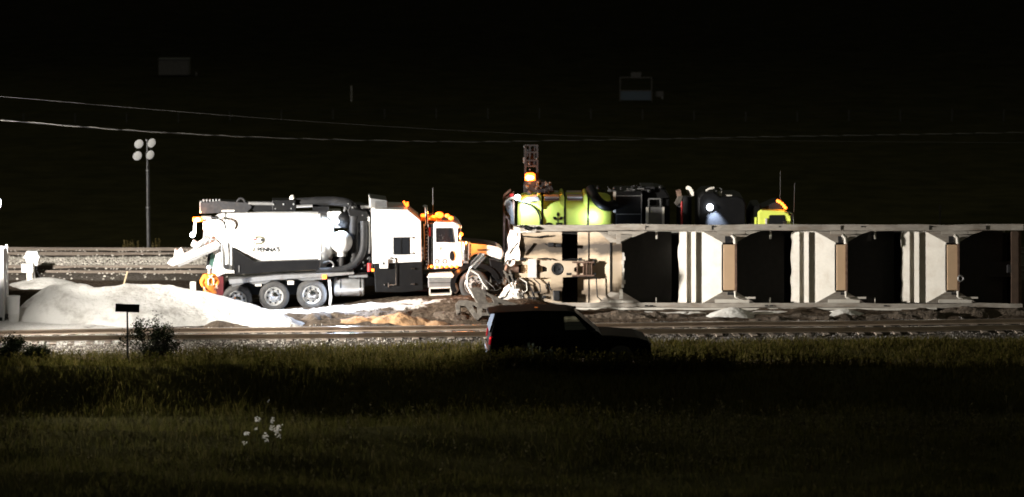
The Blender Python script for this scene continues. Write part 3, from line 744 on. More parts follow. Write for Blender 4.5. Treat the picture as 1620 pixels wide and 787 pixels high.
# right end of the underframe, its colours darkened for the shade there
m = MB(); rbox(m, 1526, 1608, 414, 438, .45, .8); m.build('centre_sill', SHADED, RC)
m = MB(); rbox(m, 1600, 1611, 366, 480, -.06, .05); m.build('end_beam', M('shaded_rust', (.09, .055, .035), .85, var=.3), RC)
m = MB(); rbox(m, 1594, 1605, 419, 432, .0, .2); m.build('striker', DARK, RC, bevel=.02)
m = MB().lathe([(0, .09), (0.03, .13), (.06, .09), (.03, .06), (0, .09)], (rx(1519), -.22, rz(441)), 'y', 16); m.build('hand_wheel', GREY, RC)

# wreckage of the torn-off running gear beside it
WX, WZ = S(770, 470, 117.3)
KW = 119.7 / 5400
wp = lambda pts, o=(770, 470): [((a - o[0]) * KW, (o[1] - b) * KW) for a, b in pts]
W1 = empty('bogie_side_frame', (WX, 117.5, WZ), 'dusty cast bogie side frame leaning on the wrecked railcar corner', 'train part', rot=(R(-18), 0, R(4)))
plate('frame_casting', wp([(745, 458), (756, 457), (775, 468), (800, 479), (824, 486), (824, 490), (800, 492), (778, 488), (762, 489), (752, 476)]), [wp([(768, 468), (777, 472), (782, 482), (771, 482), (768, 476)]), wp([(786, 480), (800, 485), (789, 487)])], -.09, .09, FRAME, W1, .015)
W2 = empty('bogie_side_frame', (WX, 117.0, WZ), 'dusty cast bogie side frame lying flat on the dirt at the railcar corner', 'train part', rot=(R(-25), 0, R(-3)))
plate('frame_casting', wp([(722, 482), (727, 476), (738, 475), (760, 481), (800, 486), (806, 491), (784, 491), (774, 500), (764, 500), (758, 507), (752, 502), (745, 492), (738, 484), (729, 484), (729, 496), (724, 496)]),
      [wp([(747, 482), (756, 485), (757, 496), (754, 496)]), wp([(764, 488), (772, 489), (771, 496), (763, 496)])], -.1, .1, FRAME, W2, .015)
W3 = empty('bent_ladder', (WX, 117.7, WZ), 'bent pale steel ladder and step sticking up before the front truck wheel', 'ladder')
lp = lambda a, b, w=0: ((a - 770) * KW, w, (470 - b) * KW)
m = MB()
for pts in ([(766, 405), (744, 427), (739, 440), (740, 456), (750, 473)], [(764, 404), (760, 410)], [(745, 430), (757, 437), (764, 450), (773, 462)]):
    m.tube([lp(*p) for p in pts], .036, 7)
m.build('rail_tube', CREASE, W3, smooth=50)
m = MB()
for i in range(9):
    t = i / 8; a = (748 + 14 * t, 424 - 18 * t); m.bar(lp(a[0] - 3.0, a[1] - 3), lp(a[0] + 4, a[1] + 4), .03, .08)
m.bar(lp(745, 419), lp(760, 403), .03, .1); m.bar(lp(751, 428), lp(768, 409), .03, .1)
m.build('step_grating', GREY, W3)
W5 = empty('steel_debris', (WX, 117.9, WZ), 'tangle of thin bent rods and torn brackets between the truck wheel and the railcar corner', 'debris')
rd = random.Random(4)
for k in range(15):
    a0, b0 = rd.uniform(736, 806), rd.uniform(448, 492); ang = rd.uniform(-2.6, 2.6); ln = rd.uniform(10, 30)
    p0 = lp(a0, b0, rd.uniform(-.2, .4)); p2 = lp(a0 + ln * math.cos(ang), b0 + ln * .6 * math.sin(ang), rd.uniform(-.2, .4)); p1 = tuple((u + v_) / 2 + rd.uniform(-.12, .12) for u, v_ in zip(p0, p2))
    MB().tube([p0, p1, p2], rd.choice((.012, .018, .028)), 6).build('bent_rod', rd.choice((FRAME, DARK, DARK, GREY)), W5)
for k in range(6):
    a0, b0 = rd.uniform(744, 800), rd.uniform(462, 490); y_ = rd.uniform(-.2, .2); q = [lp(a0 + rd.uniform(-7, 7), b0 + rd.uniform(-5, 5), y_ + rd.uniform(-.1, .1)) for _ in range(4)]
    o = MB().add(q, [(0, 1, 2), (0, 2, 3)]).build('torn_plate', rd.choice((FRAME, DARK)), W5); so = o.modifiers.new('thick', 'SOLIDIFY'); so.thickness = .012
for k in range(3):
    m = MB(); m.tube([(-.14 + k * .13 + .045 * math.cos(t * .9), .02 + .045 * math.sin(t * .9), -.56 + t * .010) for t in range(30)], .015, 6); m.build('spring', DARK, W2)


# ------------------------------------------------------------------ white vacuum truck
TX0, TZ0 = S(545, 478, 120.0)
TR = empty('vacuum_truck', (TX0, 120.0, TZ0), 'white and black vacuum truck with a big tank, tall sleeper and glowing amber cab lights', 'truck', rot=(0, 0, R(4)))
KT, KV = .02239, .02256
tx = lambda px: (px - 545) * KT
tz = lambda py: (478 - py) * KV
T3 = lambda px, py, y: (tx(px), y, tz(py))
tp = lambda pts: [(tx(a), tz(b)) for a, b in pts]
def tbox(mb, p0, p1, q0, q1, y0, y1): return mb.box(tx(p0), tx(p1), y0, y1, tz(q1), tz(q0))
def tpart(name, mat, pts, y0, y1, parent=TR, bevel=0): return MB().prism(tp(pts), y0, y1).build(name, mat, parent, bevel=bevel)
def tbx(name, mat, p0, p1, q0, q1, y0, y1, parent=TR, bevel=0): return tbox(MB(), p0, p1, q0, q1, y0, y1).build(name, mat, parent, bevel=bevel)
def ttube(name, mat, pts, r, parent=TR, n=12):
    # smooth the path once
    P_ = [Vector(T3(*p)) for p in pts]
    for _ in range(2):
        Q = [P_[0]]
        for a, b in zip(P_[:-1], P_[1:]): Q += [a * .75 + b * .25, a * .25 + b * .75]
        P_ = Q + [P_[-1]]
    return MB().tube(P_, r, n).build(name, mat, parent, smooth=50)
# chassis
tpart('chassis_frame', DARK, [(362, 455), (520, 446), (790, 436), (790, 450), (520, 460), (362, 468)], .85, 1.65)
# wheels: tyre > rim > hub
def wheel(px, py, r_px, y0, dual=True, far=False):
    r = r_px * KT
    o = tx(px), tz(py)
    w = .30
    prof = [(0.03, r * .58), (-.0, r * .64), (-.02, r * .74), (-.0, r * .90), (.04, r * .985), (.08, r), (w - .08, r), (w - .03, r * .98), (w, r * .88), (w, r * .6)]
    m = MB().lathe(prof, (o[0], y0, o[1]), 'y', 40)
    if dual: m.lathe([(t + .34, q) for t, q in prof], (o[0], y0, o[1]), 'y', 40)
    wh = m.build('wheel', TYRE, TR, smooth=40)
    if far: return
    m = MB().lathe([(.01, r * .63), (-.005, r * .60), (.03, r * .57), (.10 if dual else .03, r * .42), (.10 if dual else .0, r * .2)], (o[0], y0, o[1]), 'y', 36)
    rm = m.build('rim', RIM, wh, smooth=40)
    m = MB()
    for k in range(8):
        a = k * math.pi / 4 + .2; m.ball((o[0] + r * .46 * math.cos(a), y0 + .075 if dual else y0 + .02, o[1] + r * .46 * math.sin(a)), .042, 8, sy=.5)
    merge(rm, m, BLACKM)
    m = MB().lathe([(.10, r * .27), (.03, r * .26), (.01, r * .17), (-.05, r * .16), (-.06, r * .1), (-.06, 0)], (o[0], y0, o[1]), 'y', 24)
    hb = m.build('hub', CHROME, wh, smooth=40)
    m = MB()
    for k in range(10):
        a = k * math.pi / 5; m.tube([(o[0] + r * .33 * math.cos(a), y0 + .1, o[1] + r * .33 * math.sin(a)), (o[0] + r * .33 * math.cos(a), y0 + .01, o[1] + r * .33 * math.sin(a))], .022, 6)
    merge(rm, m, CHROME)
for (px, py) in ((375.5, 474), (434, 468.5), (493.5, 466.5)):
    wheel(px, py, 24, .0)
    wheel(px, py, 24, 1.85, True, True)
wheel(751, 454, 24.5, .10, False); wheel(751, 454, 24.5, 2.1, False, True)
# rear deck, fenders and skirts
dk = tpart('deck', ALU, [(362, 441), (440, 434.5), (522, 432), (560, 431), (560, 434), (524, 437), (440, 441), (364, 448)], -.02, .9)
tpart('deck_rail', GREY, [(366, 446), (440, 440), (518, 437), (516, 442), (480, 444), (470, 441), (430, 443), (420, 448), (402, 449), (392, 446), (368, 453)], .02, .06, dk)
for p, q in ((410, 445), (450, 443), (330, 470)): pass
tbx('fender_clip', CAR, 404, 414, 446, 452, .03, .08, dk); tbx('fender_clip', CAR, 455, 465, 444, 450, .03, .08, dk)
tpart('mud_flap', CAR, [(519, 443), (523, 443), (525, 470), (523, 483), (520, 483), (521.5, 468)], .0, .55)
l_ = tbx('marker_lamp', AMBERDIM, 510, 517, 434.5, 441, -.07, -.02, TR, .02)
tbx('wheel_well', BLACK, 362, 520, 449, 470, .75, .8)
tbx('rear_frame', REDDARK, 343, 354, 437, 476, .12, 2.3)
# tank
CYT, RT = tz(385.5), 45.5 * KT
prof = [(tx(322), 0), (tx(322), RT * .30), (tx(326), RT * .52), (tx(334), RT * .74), (tx(344), RT * .90), (tx(353), RT * .985), (tx(358), RT), (tx(506), RT), (tx(511), RT * .99), (tx(516), RT * .95), (tx(522), RT * .84), (tx(527), RT * .66), (tx(530), RT * .4), (tx(531), 0)]
tank = MB().lathe(prof, (0, 1.25, CYT), 'x', 64).build('tank', WHITE, TR, smooth=25)
MB().lathe([(tx(354.5), RT * .98), (tx(354.5), RT * 1.025), (tx(357), RT * 1.025), (tx(357), RT * .98)], (0, 1.25, CYT), 'x', 64).build('door_ring', WHITE2, tank)
MB().lathe([(tx(506), RT * .98), (tx(506), RT * 1.02), (tx(508), RT * 1.02), (tx(508), RT * .98)], (0, 1.25, CYT), 'x', 64).build('front_ring', WHITE2, tank)
tpart('tank_strut', WHITE2, [(505.5, 400), (508.5, 400), (506.5, 427), (503, 427)], .14, .24, tank)
tpart('tank_skirt', BLACK, [(369, 391), (403, 414), (507, 411.5), (505, 427), (440, 430), (371, 434)], .10, .35)
tbx('tank_skirt_post', GREY, 378, 379.5, 419, 430, .06, .10)
def on_tank(px0, py0):
    def place(x, z):
        zz = tz(py0) + z; h = min(1, abs(zz - CYT) / RT)
        return Vector((tx(px0) + x, 1.25 - RT * math.sqrt(1 - h * h) - .012, zz))
    return place
text_mesh('logo_lettering', "PENNA'S", .22, LETTER, tank, on_tank(407.5, 398.5), xs=.95, bold=.012)
text_mesh('logo_emblem', 'P', .80, LOGO, tank, on_tank(397, 398), shear=.2, xs=1.1)
for (a, b, s, mt) in ((404, 379, .09, RED), (403, 383, .08, AMBERDIM if 0 else ORANGE), (416, 380, .13, LETTER), (405, 376, .05, GREEN)):
    pl_ = on_tank(a, b); m = MB(); q = [pl_(-s * .6, -s * .3), pl_(s * .6, -s * .4), pl_(s * .5, s * .3), pl_(-s * .4, s * .4)]
    for p_ in q: p_.y -= .008
    m.add(q, [(0, 1, 2, 3)]).build('logo_mark', mt, tank)
# rear door gear, hose tray, ladder and lamps
tbx('door_housing', WHITE, 322, 352, 350, 368, .75, 1.75, TR, .05)
tpart('hose_tray', WHITE2, [(266, 416), (270, 411), (300, 398), (345, 381), (350, 388), (300, 409), (275, 420)], .15, .75, TR, .01)
tr_ = tpart('tray_rail', ALU, [(282, 417), (347, 389.5), (348, 393), (284, 421)], .10, .16)
tpart('tray_bracket', WHITE2, [(276, 406), (278, 394), (283, 396), (288, 392), (292, 400), (296, 404), (282, 411)], .25, .65, TR, .01)
tpart('tray_bracket', WHITE2, [(303, 388), (307, 380), (314, 384), (322, 379), (326, 386), (312, 395)], .3, .6, TR, .01)
ttube('tray_hose', WHITE2, [(292, 404, .3), (312, 396, .22), (322, 384, .2), (332, 376, .25)], .07)
ttube('tray_hose', GREY, [(300, 398, .2), (318, 390, .12), (330, 372, .2)], .03)
m = MB()
for a, b in (((326, 372), (324, 398)), ((326, 372), (338, 378)), ((338, 378), (350, 386)), ((331, 376), (331, 384))): m.bar(T3(a[0], a[1], .2), T3(b[0], b[1], .2), .05, .05)
m.build('hoist_frame', GREY, TR)
tpart('door_panel', GREEN, [(335, 401), (344, 396), (340, 425), (330, 424)], .5, .56)
tpart('door_edge', BLACK, [(330, 403), (335, 401), (330, 424), (326, 424)], .48, .54)
m = MB()
tbox(m, 357, 368, 383, 428, .2, .34); m.build('rear_post', WHITE2, TR, bevel=.02)
tpart('rear_column', WHITE, [(347, 384), (357, 382), (358, 432), (340, 440), (336, 430)], .3, .6, TR, .02)
ttube('lift_cylinder', ALU, [(352, 386, .22), (354, 424, .22)], .05)
ttube('rear_hose', BLACKM, [(349, 388, .26), (351, 405, .2), (350, 420, .26)], .016)
ttube('rear_hose', BLACKM, [(362, 384, .16), (361, 410, .14), (362, 424, .16)], .018)
tbx('valve_block', DARK, 356, 363, 418, 425, .1, .3)
tbx('rear_step', WHITE2, 352, 371, 427, 431, .05, .6)
ttube('door_hose', BLACKM, [(336, 344, .35), (352, 346, .16), (358, 354, .05), (358, 361, .05)], .035)
tpart('lamp_arm', WHITE2, [(307.5, 352), (312, 352), (311, 372), (306, 372)], .7, .8)
m = MB().ball(T3(305.5, 373.5, .7), .09, 14); m.build('work_lamp', LED, TR, smooth=180)
b_ = tbx('amber_beacon', AMBER, 306, 322, 346, 352, .6, .9, TR, .03)
MB().ball(T3(314, 349, .6), .075, 12, sx=1.5).build('bulb', BULB, b_, smooth=180)
tbx('beacon_bracket', ALU, 320, 336, 344, 349, .62, .9)
# boom along the top
bm_ = tpart('boom_box', DARK, [(318, 323), (348, 321), (396, 324), (400, 331), (392, 339), (352, 340), (322, 341), (318, 336)], .85, 1.55, TR, .02)
m = MB()
for p in range(322, 350, 5): tbox(m, p, p + 2.6, 318.5, 322, .9, 1.2)
m.build('boom_fitting', GREY, bm_)
tbx('boom_end', ALU, 317, 320.5, 322, 340, .9, 1.3, bm_); tbx('boom_strip', CAR, 352, 372, 335.5, 338, .83, .86, bm_)
ttube('boom_loop', BLACKM, [(375, 327, .9), (378, 319, .9), (384, 316.5, .9), (389, 322, .9), (391, 330, .9)], .045)
tpart('boom_beam', BLACK, [(392, 324), (434, 324.5), (434, 338), (404, 338), (394, 332)], .95, 1.5)
ttube('boom_pipe', GREY, [(394, 325, .9), (434, 326, .9)], .06)
tbx('boom_cradle', BLACK, 432, 469, 320, 337, .8, 1.6, TR, .02)
m = MB()
for a in (434, 450, 466):
    m.ball(T3(a, 326.5, .78), .035, 8)
for a in (437, 462): m.ball(T3(a, 333.5, .78), .025, 8)
m.build('rivet', ALU, TR)
m = MB().lathe([(0, 0), (0, .1), (.08, .1), (.14, .05), (.15, 0)], T3(464, 320, 1.1), 'z', 14); m.build('dome_lamp', CAR, TR, smooth=50)
ttube('boom_hose', BLACKM, [(470, 326, 1.1), (510, 323.5, 1.1), (540, 324, 1.1), (556, 328, 1.1), (562, 340, 1.1)], .17, n=16)
ttube('boom_rail', ALU, [(470, 330.5, .85), (496, 329.5, .85)], .05)
tbx('boom_bracket', BLACK, 496, 522, 331, 339, .85, 1.5); tbx('boom_bracket', DARK, 505, 519, 338, 348, .9, 1.4)
# cyclone canisters and pipes behind the tank
m = MB().ball(T3(541.5, 386, .55), 17.5 * KT, 28, sy=1.2); c_ = m.build('cyclone_tank', WHITE, TR, smooth=180)
m = MB().tube([T3(541, 402, .5), T3(541, 408, .5)], .15, 14); m.build('cyclone_neck', WHITE2, c_)
tbx('filter_housing', WHITE, 518, 542, 339, 366, .9, 1.8, TR, .05)
m = MB().ball(T3(548, 353, .9), 13.5 * KT, 24, sy=1.1); m.build('black_canister', BLACK, TR, smooth=180)
m = MB().ball(T3(533, 353, .5), .10, 12); m.build('work_lamp', LED, TR, smooth=180)
ttube('suction_pipe', BLACKM, [(561, 345, .7), (561, 420, .7)], .16)
ttube('suction_pipe', BLACKM, [(543, 404, .55), (541, 424, .55)], .12)
ttube('suction_hose', BLACKM, [(577, 352, .35), (577, 385, .3), (574, 404, .25), (562, 420, .2), (545, 428, .18), (520, 430, .2), (500, 430, .22)], .13, n=16)
tpart('pump_frame', BLACK, [(552, 338), (560, 330), (574, 330), (590, 336), (590, 440), (505, 440), (505, 414), (552, 412)], 1.2, 2.1)
m = MB()
for k in range(26):
    m.ball(T3(random.uniform(545, 590), random.uniform(326, 345), random.uniform(.55, 1.0)), random.uniform(.02, .05), 6)
for k in range(16):
    m.ball(T3(random.uniform(512, 588), random.uniform(410, 440), random.uniform(.3, .8)), random.uniform(.025, .06), 6)
m.build('hose_fitting', GREY, TR)
tpart('hose_knuckle', BLACK, [(551, 336), (557, 326), (563, 334), (580, 338), (588, 350), (570, 357), (556, 350)], .6, 1.3, TR, .03)
ttube('pale_pipe', WHITE2, [(585, 346, .45), (586, 380, .42), (585, 404, .45)], .035)
ttube('hydraulic_line', ALU, [(512, 418, .4), (524, 414, .35), (530, 422, .35), (524, 428, .4)], .03)
e_ = m = MB().tube([T3(585, 431, .2), T3(585, 418, .2)], .075, 12); e_ = m.build('fire_extinguisher', RED, TR, smooth=40)
MB().tube([T3(585, 418, .2), T3(586, 410, .25), T3(584, 408, .3)], .025, 6).build('extinguisher_hose', BLACKM, e_)
tbx('marker_lamp', AMBERDIM, 588, 592, 426, 430, .0, .05)
# fuel tank and underside
m = MB().lathe([(tx(529), .0), (tx(529), .28), (tx(531), .335), (tx(575), .335), (tx(577), .28), (tx(577), 0)], (0, .42, tz(456.5)), 'x', 28); ft = m.build('fuel_tank', ALU, TR, smooth=30)
for p in (538, 569):
    MB().lathe([(tx(p), .33), (tx(p), .345), (tx(p + 2.4), .345), (tx(p + 2.4), .33)], (0, .42, tz(456.5)), 'x', 28).build('tank_strap', CHROME, ft)
tbx('tank_step', GREY, 552, 582, 436, 440, .1, .7)
tbx('front_crossmember', REDDARK, 596, 680, 462, 468, .9, 1.6)
# sleeper box
sl = tpart('sleeper_box', WHITE, [(589, 334), (594, 331.5), (646, 333), (667, 350.5), (668, 415.5), (590, 418)], .0, 2.45, TR, .03)
tbx('window', GLASS, 623.5, 648, 377, 403, -.02, .03, sl, .008)
tpart('window_frame', DARK, [(622.5, 376), (649, 376), (649, 404), (622.5, 404)], -.008, .01, sl)
tbx('window_divider', BLACK, 634.5, 636, 377, 403, -.032, -.02, sl)
lo_ = tpart('lower_box', BLACK, [(592, 418.5), (668.5, 416), (670, 461), (638, 464), (594, 463)], .03, 2.4, TR, .02)
for (a, b, mt) in ((650, 377, LETTER), (650, 401.5, LETTER), (651, 426, CHROME), (651, 450.5, CHROME)):
    m = MB(); tbox(m, a - 1, a + 5, b - .5, b + .7, -.03, .02); tbox(m, a + 3.6, a + 5, b - 1.6, b + 1.6, -.03, .02); m.build('hinge', mt, TR)
m = MB()
for (a, b, c, d) in ((617, 409, 626, 409), (626.5, 409, 626.5, 452), (616, 451.5, 626.5, 451.5), (614.5, 448, 614.5, 455)): m.bar(T3(a, b, -.02), T3(c, d, -.02), .03, .022)
m.build('door_latch', CHROME, TR)
m = MB(); [m.ball(T3(a, b, -.02), .035, 8) for a, b in ((608.5, 451), (619, 409), (623, 451.5), (617.5, 409))]; m.build('latch_knob', CHROME, TR)
x_ = tbx('locker', WHITE, 601, 614.5, 410, 425, -.10, .03, TR, .02); tbx('locker_lock', LETTER, 605.5, 608.5, 415, 419, -.115, -.1, x_)
ac = tpart('roof_unit', GREY, [(587, 316.5), (614, 320.5), (614.5, 331.5), (588, 331.8)], .5, 2.0, TR, .015)
m = MB()
for k in range(6): tbox(m, 595, 613, 321.5 + k * 1.6, 322.2 + k * 1.6, .485, .5)
m.build('roof_unit_grille', DARK, ac); tbx('roof_unit_side', WHITE2, 586.6, 588.4, 317.5, 331, .55, 1.95, ac)
tbx('roof_rail', GREY, 572, 592, 330.5, 334, .8, 1.0)
ttube('amber_beacon', AMBER, [(641, 324, 1.0), (643.5, 329, 1.0), (647, 333, 1.0)], .035); ttube('amber_beacon', AMBER, [(647.5, 327, 1.3), (648, 333, 1.3)], .04)
# exhaust and intake stacks
ex = ttube('exhaust_stack', CHROME, [(671.5, 330, .25), (674, 328, .25), (675.8, 332, .25), (676, 360, .25)], .055)
m = MB().tube([T3(675.5, 357, .25), T3(675.5, 428, .25)], .10, 16); sh = m.build('heat_shield', CHROME, TR, smooth=40)
tbx('shield_face', BLACK, 672.8, 678.2, 359, 424, .13, .16, sh)
m = MB()
for k in range(12): m.ball(T3(675.5 + (k % 2) * .8 - .4, 363 + k * 5.2, .128), .022, 6)
m.build('perforation', ALU, sh)
tbx('cab_corner_box', DARK, 679, 690, 356, 428, .2, .6); tbx('red_marker', RED, 679.5, 682, 362, 376, .17, .2)
m = MB()
for k in range(16): m.ball(T3(684, 381 + k * 2.6, .19), .03, 6)
m.build('chrome_stud', CHROME, TR)
# cab
cb = tpart('cab', WHITE, [(687, 356), (692, 353.5), (720, 354.5), (727, 359.5), (730, 366), (731, 386), (733, 424), (687, 428)], .12, 2.35, TR, .03)
tpart('side_window', GLASS, [(690.5, 362.5), (716, 362.5), (719.5, 386), (690.5, 385)], .09, .16, cb, .01)
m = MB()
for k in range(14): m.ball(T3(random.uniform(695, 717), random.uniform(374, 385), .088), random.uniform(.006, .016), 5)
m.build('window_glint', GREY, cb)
m = MB(); n = 18
m.prism([(tx(716) + 4.0 * KT * math.cos(2 * math.pi * k / n), tz(407) + 8 * KV * math.sin(2 * math.pi * k / n)) for k in range(n)], .095, .13); m.build('oval_window', GLASS, cb)
text_mesh('door_emblem', 'P', .2, LOGO, cb, lambda x, z: Vector((tx(695) + x, .108, tz(399) + z)), shear=.2)
for (a, b) in ((692, 415.5), (704.5, 415.5)):
    m = MB(); m.lathe([(0, .055), (0, .085)], (tx(a), .112, tz(b)), 'y', 18); m.build('door_sticker', LETTER, cb)
tpart('sun_visor', WHITE, [(716, 353.5), (726, 355), (732, 361), (731, 364), (722, 358)], .15, 2.3, cb, .01)
tbx('windscreen', GLASS, 727, 730.5, 362, 386, .3, 2.2, cb)
tbx('door_step_panel', BLACK, 686, 733, 424, 430, .16, .5)
for k, a in enumerate((683.5, 691, 699, 707, 715, 723)):
    m = MB().ball(T3(a, 424.2 - (k == 0) * .5, .13), .058, 10); m.build('marker_lamp', AMBERDIM, TR, smooth=180)
m = MB().ball(T3(726, 429, .16), .035, 8); m.build('marker_lamp', AMBERDIM, TR, smooth=180)
lb = tbx('light_bar', ORANGE, 668, 700, 347, 353.5, .5, 1.7, TR, .03)
for a, b, r in ((671, 345, .07), (681, 350, .06), (687, 347.5, .06), (697, 344.5, .12), (709.5, 345.5, .07), (715.5, 349.5, .075)):
    m = MB().ball(T3(a, b, .55), r, 12, sx=1.3); m.build('roof_lamp_or_glint', AMBER, TR, smooth=180)
tpart('roof_horn', CHROME, [(686, 355), (692, 352), (702, 351), (703, 355), (694, 357)], .3, .6, TR, .02)
ttube('aerial', GREY, [(686.5, 345, .4), (686.5, 300, .4)], .010, n=5)
ttube('mirror_arm', CHROME, [(716, 355, .1), (725, 355, -.02), (729.5, 358, -.05), (729.5, 384, -.02)], .022)
tbx('mirror', CHROME, 724.5, 729, 362, 384, -.12, .02, TR, .02)
m = MB().ball(T3(729.8, 372, -.08), .075, 12); m.build('marker_lamp', AMBER, TR, smooth=180)
# air cleaner, hood, fender and steps
m = MB().lathe([(tz(415), .0), (tz(415), .14), (tz(413), .155), (tz(386), .155), (tz(384), .13), (tz(383.5), 0)], (tx(738), .2, 0), 'z', 24); acl = m.build('air_cleaner', CHROME, TR, smooth=40)
tbx('air_cleaner_band', GREY, 742, 745, 386, 413, .1, .35, acl); tbx('air_cleaner_foot', ALU, 734, 742, 414, 419, .1, .35, acl)
hood_p = [(732, 386), (745, 387.5), (770, 390), (788, 393.5), (797, 398), (800, 406), (796, 416), (778, 410), (764, 405), (752, 407), (744, 415), (733, 424)]
hd = tpart('hood', WHITE, hood_p, .38, 1.6, TR, .06)
tpart('hood_top', BLACK, [(734, 385.3), (745, 386.8), (770, 389.2), (788, 392.6), (788, 394.5), (770, 391.2), (745, 389), (734, 388)], .37, 1.61, hd, .01)
tbx('hood_vent', DARK, 757, 775, 398.5, 400, .345, .37, hd); tbx('red_reflector', RED, 744.5, 746, 398, 412, .33, .37, hd)
m = MB(); n = 24; r0, r1 = 34 * KT, 27 * KT; v, f = [], []
for k in range(n + 1):
    a = R(205) - R(190) * k / n
    for y in (.06, .62): v += [(tx(753) + r0 * math.cos(a) * 1.18, y, tz(452) + r0 * math.sin(a)), (tx(753) + r1 * math.cos(a) * 1.18, y, tz(452) + r1 * math.sin(a))]
    if k: q = 4 * (k - 1); f += [(q, q + 4, q + 5, q + 1), (q + 2, q + 3, q + 7, q + 6), (q, q + 2, q + 6, q + 4), (q + 1, q + 5, q + 7, q + 3)]
m.add(v, f).build('front_fender', BLACK, TR, smooth=40)
tpart('fender_skirt', BLACK, [(775, 412), (797, 418), (801, 440), (790, 452), (780, 440)], .1, .7, TR, .03)
tpart('bumper', CHROME, [(796, 432), (803, 434), (803, 456), (796, 454)], .1, 2.4, TR, .03)
tpart('fender_bracket', ALU, [(716, 452), (723, 450), (727, 462), (722, 468), (718, 466)], .1, .3, TR, .02)
tbx('battery_box', ALU, 678, 716, 441.5, 457, .08, .6, TR, .02)
tpart('step_tread', CAR, [(676, 441), (680, 434.5), (716, 433.5), (719, 438), (717, 441.5)], .04, .62, TR, .01)
m = MB()
for (a, b, c, d) in ((680, 458, 715, 457), (680, 469, 714, 468), (680.5, 457, 680.5, 469), (714.5, 457, 714, 468.5)): m.bar(T3(a, b, .1), T3(c, d, .1), .05, .05)
tbox(m, 681, 714, 467, 468.6, .1, .5); m.build('step_frame', CAR, TR)
tbx('battery_seam', DARK, 679, 715, 449, 449.8, .07, .1)
# its lamps shine (amber on the hood and cab roof, LED on the tank front and ground)
def lamp(name, kind, loc, e, col, parent, size=.05, aim=None, spot=120):
    ld = bpy.data.lights.new(name, kind); ld.energy = e; ld.color = col; ld.shadow_soft_size = size
    if kind == 'SPOT': ld.spot_size = R(spot); ld.spot_blend = .8
    o = bpy.data.objects.new(name, ld); COL.objects.link(o); o.parent = parent; o.location = loc
    if aim is not None: o.rotation_euler = (Vector(aim) - Vector(loc)).to_track_quat('-Z', 'Y').to_euler()
    return o
AM = (1.0, .27, .04); BL = (.62, .76, 1.0)
lamp('marker_glow', 'POINT', T3(741, 378, -.35), 130, AM, TR)
lamp('marker_glow', 'POINT', T3(726, 431, .0), 14, AM, TR)
lamp('roof_glow', 'POINT', T3(690, 340, .45), 35, AM, TR)
lamp('beacon_glow', 'POINT', T3(314, 343, .5), 30, AM, TR)
lamp('work_light', 'SPOT', T3(533, 353, .36), 700, BL, TR, .06, T3(519, 384, .6), 150)
lamp('work_light', 'SPOT', T3(545, 432, -.2), 1500, BL, TR, .06, T3(520, 488, -1.4), 150)
lamp('work_light', 'SPOT', T3(480, 329, .55), 60, BL, TR, .06, T3(478, 345, .5), 150)

# ------------------------------------------------------------------ worker in a hi-vis jacket
def skin_fig(name, joints, edges, mat, parent, sub=2):
    me = bpy.data.meshes.new(name); me.from_pydata([j[:3] for j in joints], edges, []); me.materials.append(mat)
    o = bpy.data.objects.new(name, me); COL.objects.link(o); o.parent = parent
    md = o.modifiers.new('skin', 'SKIN'); md.use_smooth_shade = True
    for i, j in enumerate(joints):
        sv = me.skin_vertices[0].data[i]; sv.radius = (j[3], j[4] if len(j) > 4 else j[3]); sv.use_root = (i == 0)
    s = o.modifiers.new('sub', 'SUBSURF'); s.levels = sub; s.render_levels = sub
    return o
wx, wz = S(331, 421, 118.6); wg = 0.05
HT = wz - wg
PE = empty('person', (wx, 118.6, wg), 'worker in orange hi-vis jacket and white hard hat behind the white truck', 'person', rot=(0, 0, R(25)))
k = HT / 1.80
def J(x, y, z, r, r2=None): return (x * k, y * k, z * k, r * k, (r2 or r) * k)
jo = [J(0, 0, .95, .15, .11), J(0, 0, 1.12, .14, .10), J(0, .01, 1.32, .17, .11), J(0, 0, 1.47, .07), J(0, -.01, 1.56, .055), J(0, -.02, 1.66, .085, .095), J(0, -.02, 1.75, .06, .07),
      J(-.19, 0, 1.42, .065), J(-.31, -.02, 1.18, .05), J(-.27, -.16, .98, .034), J(-.26, -.20, .93, .03, .022),
      J(.19, 0, 1.42, .065), J(.27, -.06, 1.16, .05), J(.20, -.26, 1.05, .034), J(.18, -.31, 1.04, .03, .022),
      J(-.1, 0, .88, .09), J(-.12, -.01, .49, .065), J(-.13, .02, .09, .045), J(-.14, -.13, .035, .035),
      J(.1, 0, .88, .09), J(.12, -.01, .49, .065), J(.13, .02, .09, .045), J(.14, -.13, .035, .035)]
ed = [(0, 1), (1, 2), (2, 3), (3, 4), (4, 5), (5, 6), (2, 7), (7, 8), (8, 9), (9, 10), (2, 11), (11, 12), (12, 13), (13, 14), (0, 15), (15, 16), (16, 17), (17, 18), (0, 19), (19, 20), (20, 21), (21, 22)]
for hnd, dx in ((10, -.26), (14, .18)):
    b0 = jo[hnd]
    for fi in range(4):
        i = len(jo); off = (fi - 1.5) * .02
        jo += [(b0[0] + off * k, b0[1] - .05 * k, b0[2] - .04 * k, .009), (b0[0] + off * k, b0[1] - (.07 + .008 * (fi in (1, 2))) * k, b0[2] - .085 * k, .008)]; ed += [(hnd, i), (i, i + 1)]
    i = len(jo); sgn = 1 if dx < 0 else -1
    jo += [(b0[0] + sgn * .045 * k, b0[1] - .01 * k, b0[2] - .03 * k, .010), (b0[0] + sgn * .05 * k, b0[1] - .035 * k, b0[2] - .07 * k, .009)]; ed += [(hnd, i), (i, i + 1)]
skin_fig('body', jo, ed, SKIN, PE)
